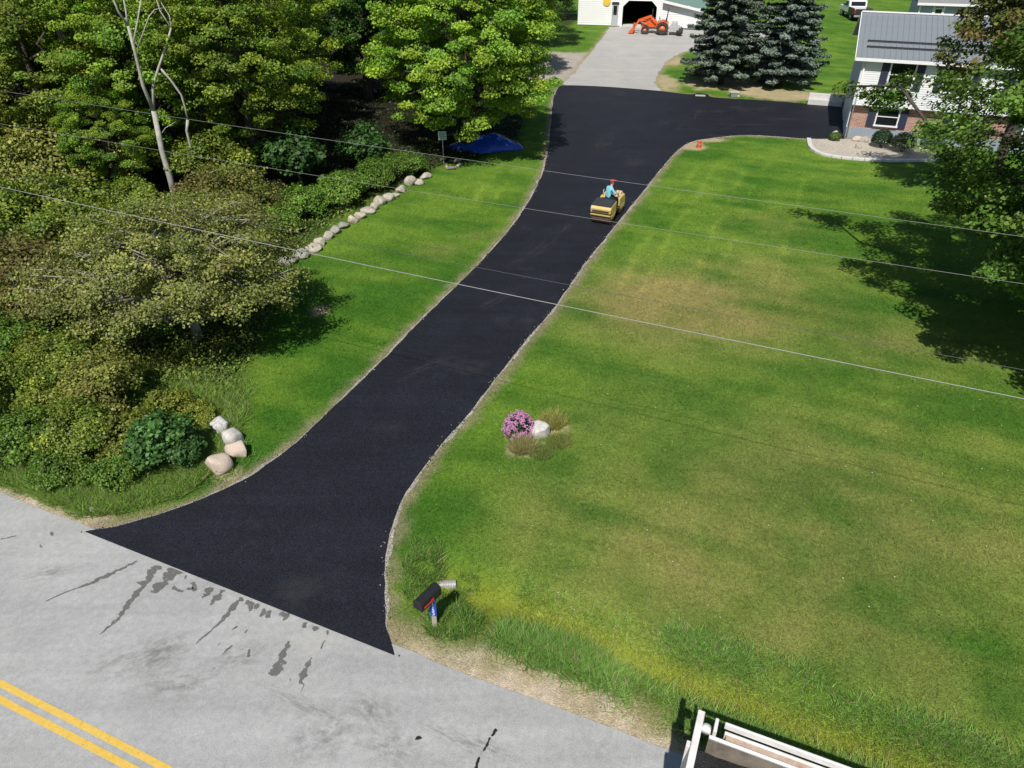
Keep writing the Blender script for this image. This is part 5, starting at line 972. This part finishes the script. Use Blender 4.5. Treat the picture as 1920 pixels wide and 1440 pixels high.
tx_ = np.linspace(.08, BL - .06, 46); ty_ = np.linspace(-.27, -BWd + .27, 26); X, Y = np.meshgrid(tx_, ty_); Zl = 2.10 + .22 * sstep(.1, 2.2, X) * np.cos((Y + BWd / 2) * 1.0) + .10 * (fbm(X + 9, Y + 9, .5, 61, 4) - .5) + .05 * (fbm(X + 3, Y + 9, .09, 62, 2) - .5)
ii = np.arange(X.size).reshape(X.shape); lm = np_mesh('asphalt_load', np.stack([X.ravel(), Y.ravel(), Zl.ravel()], 1), np.stack([ii[:-1, :-1].ravel(), ii[1:, :-1].ravel(), ii[1:, 1:].ravel(), ii[:-1, 1:].ravel()], 1), 4)
mat('hot_asphalt', (.014, .014, .016), .5, .4, 40, bump=.9, bscale=60); ld = link('asphalt_load', lm, 'hot_asphalt'); ld.location = t0; ld.rotation_euler = (0, 0, TA); tag(ld, 'heap of loose black asphalt lying in the white dump bed', 'asphalt')
db('chassis', (3.2, -BWd / 2, .95), (7.4, .9, .28), 'truck_dark')
for x_ in (1.0, 2.25, 6.1):
    for yy in ((-.32, -BWd + .32) if x_ > 5 else (-.25, -.6, -BWd + .25, -BWd + .6)):
        wh = MB(); wh.cyl((x_, yy - .14, .5), (x_, yy + .14, .5), .5, n=24); wh = wh.build('wheel', 'tyre', dtk, .04); MB().cyl((x_, yy - .15, .5), (x_, yy + .15, .5), .27, n=16).build('rim', 'steel_grey', wh)
q = MB(); q.prism([(4.9, .8), (7.2, .8), (7.25, 1.5), (7.1, 1.75), (6.2, 1.85), (5.9, 2.65), (4.95, 2.7)], 2.2, 'y', -BWd / 2 - 1.1); cb = q.build('cab', 'bed_white', dtk, .06)
for s in (0, 1): MB().prism([(5.1, 1.8), (5.95, 1.8), (5.75, 2.5), (5.1, 2.5)], .02, 'y', -BWd / 2 + (1.1 if s else -1.12)).build('side_window', 'glass', cb)
MB().prism([(6.22, 1.87), (5.92, 2.62), (5.95, 2.63), (6.25, 1.88)], 1.9, 'y', -BWd / 2 - .95).build('windscreen', 'glass', cb)

# ------------------------------------------------------------------ small things
mat('bucket_orange', (.75, .10, .025), .5, .06, 5); mat('tarp_blue', (.015, .065, .42), .3, .15, 4, spec=.6); mat('grate_steel', (.45, .44, .40), .7, .15, 6); mat('tub_blue', (.01, .03, .20), .5, .1, 5); mat('sign_white_shaded', (.45, .52, .52), .6, .05, 4); mat('box_grey', (.22, .23, .22), .8, .1, 5); mat('log_cut', (.52, .40, .26), .9, .2, 6)  # white sign board greyed, the tree shade on it is in the colour
bk = thing('bucket', 'orange plastic bucket on the dirt at the inner corner of the drive', 'bucket', GH(1310, 277)); q = MB()
q.tube([(0, 0, 0), (0, 0, .36)], [.13, .16], 22, cap=False); q.tube([(0, 0, .36), (0, 0, .05)], [.15, .122], 22, cap=False); q.cyl((0, 0, 0), (0, 0, .012), .13, n=22); q.build('bucket_wall', 'bucket_orange', bk)
MB().tube([(.165 * math.cos(t), .165 * math.sin(t), .345) for t in np.linspace(0, 6.283, 25)], .012, 6, cap=False).build('rim', 'bucket_orange', bk); MB().tube([(.17 * math.cos(t), -.05 - .10 * math.sin(t), .33 - .09 * math.sin(t)) for t in np.linspace(0, 3.1416, 13)], .006, 6).build('handle', 'white_paint', bk)
g = G(1313, 180.5); gr = thing('drain_grate', 'pale rectangular drain grate set in the far edge of the new asphalt', 'grate', (g.x, g.y, .055), -R(8)); MB().box((0, 0, -.005), (.74, .46, .012)).build('frame', 'grate_steel', gr)
for k in range(9): MB().box((-.32 + .08 * k, 0, .012), (.035, .42, .022)).build('bar', 'grate_steel', gr)
ub = thing('utility_box', 'low grey box with white lid beside the drive below the spruces', 'box', GH(1376, 182)); MB().box((0, .1, .14), (.5, .34, .28)).build('housing', 'box_grey', ub, .02); MB().box((-.02, .14, .31), (.66, .5, .05), Matrix.Rotation(R(-14), 3, 'X')).build('lid', 'white_paint', ub, .01)
boulder(1384, 182, .3, .2, .25, 81, 'stone_white', 'white stone beside the grey utility box', name='stone')
g = GH(1429, 153); tb_ = thing('plastic_tub', 'blue plastic tub in the shade between the spruces', 'tub', g); MB().tube([(0, 0, 0), (0, 0, .38), (0, 0, .42)], [.34, .42, .46], 24).build('tub_wall', 'tub_blue', tb_); MB().tube([(.455 * math.cos(t), .455 * math.sin(t), .42) for t in np.linspace(0, 6.283, 25)], .02, 6, cap=False).build('rim', 'tub_blue', tb_)
sg = GH(832, 306); sp2 = thing('sign', 'small white lettered sign on a thin post beside the stone row end', 'sign', sg, R(8)); MB().box((0, .03, .85), (.05, .04, 1.75)).build('post', 'galvanised', sp2); bd = MB().box((0, -.005, 1.52), (.46, .03, .46)).build('board', 'sign_white_shaded', sp2, .004)
mat('sign_print', (.06, .14, .12), .7, .1, 5)
for k in range(4): MB().box((0, -.022, 1.66 - .09 * k), (.36 - .05 * (k % 2), .004, .035)).build('text_line', 'sign_print', bd)
# blue tarp over a heap
tgp = G(912, 283); n_ = 44; u_ = np.linspace(-1, 1, n_); X, Y = np.meshgrid(u_, u_); rr2 = np.clip(1 - (np.abs(X) ** 1.7 + np.abs(Y) ** 2.2), 0, 1)
Zt = .04 + .62 * rr2 ** .7 * (1 + .25 * X) + .12 * np.exp(-((X - .25) / .22) ** 2 - (Y / .5) ** 2) + .26 * (fbm(X + 5, Y + 5, .35, 71, 4) - .5) * (rr2 > 0.02) + .05 * np.abs(np.sin(9 * X + 5 * Y)) * rr2
Wt = 1 - .25 * (Y > 0) * Y; ii = np.arange(n_ * n_).reshape(n_, n_)
tm = np_mesh('tarp', np.stack([(X * 2.35 * Wt * (1 - .25 * np.abs(Y) ** 3)).ravel(), (Y * 1.25 * (1 - .65 * X ** 2 * np.abs(Y)) + .1 * np.sin(5 * X)).ravel(), Zt.ravel()], 1), np.stack([ii[:-1, :-1].ravel(), ii[:-1, 1:].ravel(), ii[1:, 1:].ravel(), ii[1:, :-1].ravel()], 1), 4, smooth=True)
tp = link('tarp', tm, 'tarp_blue'); tp.location = (tgp.x - .15, tgp.y + .6, 0); tag(tp, 'blue tarpaulin draped over a heap under the large maple', 'tarp')
# cut wood beside the sign
for k, (px, py, L, r, a, z_, lab) in enumerate([(846, 318, .5, .10, .3, 0, 'pale cut log lying nearest the lawn at the wood pile'), (862, 312, .45, .09, 1.1, 0, 'cut log lying right of the pale one at the wood pile'), (852, 305, .6, .08, -.4, 0, 'cut log at the back of the wood pile'), (858, 309, .45, .08, .7, .17, 'cut log resting on top of the wood pile'), (838, 314, .35, .09, 1.6, 0, 'short cut log left end of the wood pile')]):
    g = GH(px, py); lg = thing('log', lab, 'log', (g.x, g.y, g.z + r * .9 + z_), a, 'cut logs of the wood pile by the sign'); MB().tube([(-L / 2, 0, 0), (0, .01, .01), (L / 2, 0, 0)], [r, r * .95, r * .9], 12).build('bark', 'bark_grey', lg)
    for s in (-1, 1): MB().cyl((s * L / 2, 0, 0), (s * (L / 2 + .012), 0, 0), r * .86, n=12).build('cut_face', 'log_cut', lg)
rg = np.random.default_rng(15)
# ------------------------------------------------------------------ poles and wires along the road
mat('wire_grey', (.22, .22, .22), .5, .05, 5); mat('wire_light', (.30, .30, .31), .5, .05, 5); mat('wire_dark', (.09, .09, .09), .5, .05, 5); mat('pole_wood', (.20, .15, .10), .9, .25, 6, bump=.4)
def wplane(px, py, z=None):
    g = G(px, py, 0.0); s = 14.5 / (g.y + .42 * g.x); return Vector((g.x * s, g.y * s, CAMH * (1 - s)))
wires = [([(620, 262), (1215, 350), (1920, 440)], .0036, 'wire_grey', 'thin pale overhead wire crossing farthest up the drive'), ([(700, 345), (1120, 413), (1920, 530)], .0036, 'wire_grey', 'thin overhead wire crossing just below the road roller'), ([(510, 460), (1040, 573), (1920, 745)], .0078, "wire_light", 'thick pale overhead cable crossing the middle of the drive'), ([(640, 450), (1100, 545), (1920, 690)], .0045, 'wire_dark', 'thin dark overhead wire just above the thick cable')]
PX0, PX1 = -24.0, 27.0
for k, (pp, r, m, lab) in enumerate(wires):
    Q = [wplane(*p) for p in pp]; co = np.polyfit([q.x for q in Q], [q.z for q in Q], 1); zc = np.mean([q.z for q in Q]) - np.polyval(co, np.mean([q.x for q in Q]))
    xs = np.linspace(PX0, PX1, 60); pts = [(x, 14.5 - .42 * x, np.polyval(co, x) + zc + .00045 * ((x - 4) ** 2 - 40)) for x in xs]
    o = MB().tube(pts, r, 6).build('power_line', m); tag(o, lab, 'wire')
    wires[k] = wires[k] + ((pts[0][2], pts[-1][2]),)
for e, (x, lab) in enumerate(((PX0, 'wooden utility pole carrying the wires in the left brush'), (PX1, 'wooden utility pole carrying the wires at the right roadside'))):
    y = 14.5 - .42 * x; zs = [w[4][e] for w in wires]; up_ = thing('utility_pole', lab, 'utility pole', (x, y + .16, Hs(x, y)), math.atan2(-.42, 1)); MB().tube([(0, 0, -.3), (0, 0, max(zs) + .6)], [.16, .11], 12).build('post', 'pole_wood', up_)
    for z in zs: MB().cyl((0, -.18, z - .05), (0, -.08, z - .05), .035, n=10).build('insulator', 'dark_metal', up_)
# loose stones and crumbs along the asphalt edges
E2 = np.array(EDGE_L + EDGE_R); n = 4200; i_ = rg.integers(0, len(E2) - 1, n); q = E2[i_] + rg.normal(0, .05, (n, 2)); dd = sdist(q[:, 0], q[:, 1], DRIVE_C); z = np.where(sdist(q[:, 0], q[:, 1], DRIVE) < 0, .052, .018); k = rg.random(n) < np.where(z > .04, .25, 1.0) * sstep(.25, .7, fbm(q[:, 0], q[:, 1], .9, 8, 3)); q, z = q[k], z[k]; n = len(q)
T4 = np.array([(1, 1, 1), (1, -1, -1), (-1, 1, -1), (-1, -1, 1)], float) * .5; V = (T4[None] + rg.normal(0, .2, (n, 4, 3))) * rg.uniform(.012, .036, n)[:, None, None] + np.column_stack([q, z + .008])[:, None, :]
F = (np.array([(0, 1, 2), (0, 3, 1), (0, 2, 3), (1, 3, 2)])[None] + 4 * np.arange(n)[:, None, None]).reshape(-1, 3); cc = np.repeat(np.where((rg.random(n) < .3)[:, None], np.array([[.05, .05, .055]]), np.array([[.42, .38, .32]])) * rg.uniform(.6, 1.2, (n, 1)), 4, 0)
tag(link('loose_gravel', np_mesh('loose_gravel', V.reshape(-1, 3), F, 3, cc), 'blade'), 'loose pale stones and asphalt crumbs along the drive edges', 'gravel', kind='stuff')
# white clover heads in the lawn
x, y = scatter(110, -1, 16, 9, 30, rg); k = clear(x, y) & (sdist(x, y, WOODS) > .3); x, y = x[k], y[k]; n = len(x)
tag(link('clover_blossom', leaf_mesh('clover_blossom', np.column_stack([x, y, H(x, y) + .06]), np.tile([0, 0, 1.0], (n, 1)), np.full(n, .035), np.tile([.62, .62, .55], (n, 1)), rg, .5), 'blade'), 'tiny white clover heads dotted over the right lawn', 'clover', kind='stuff')
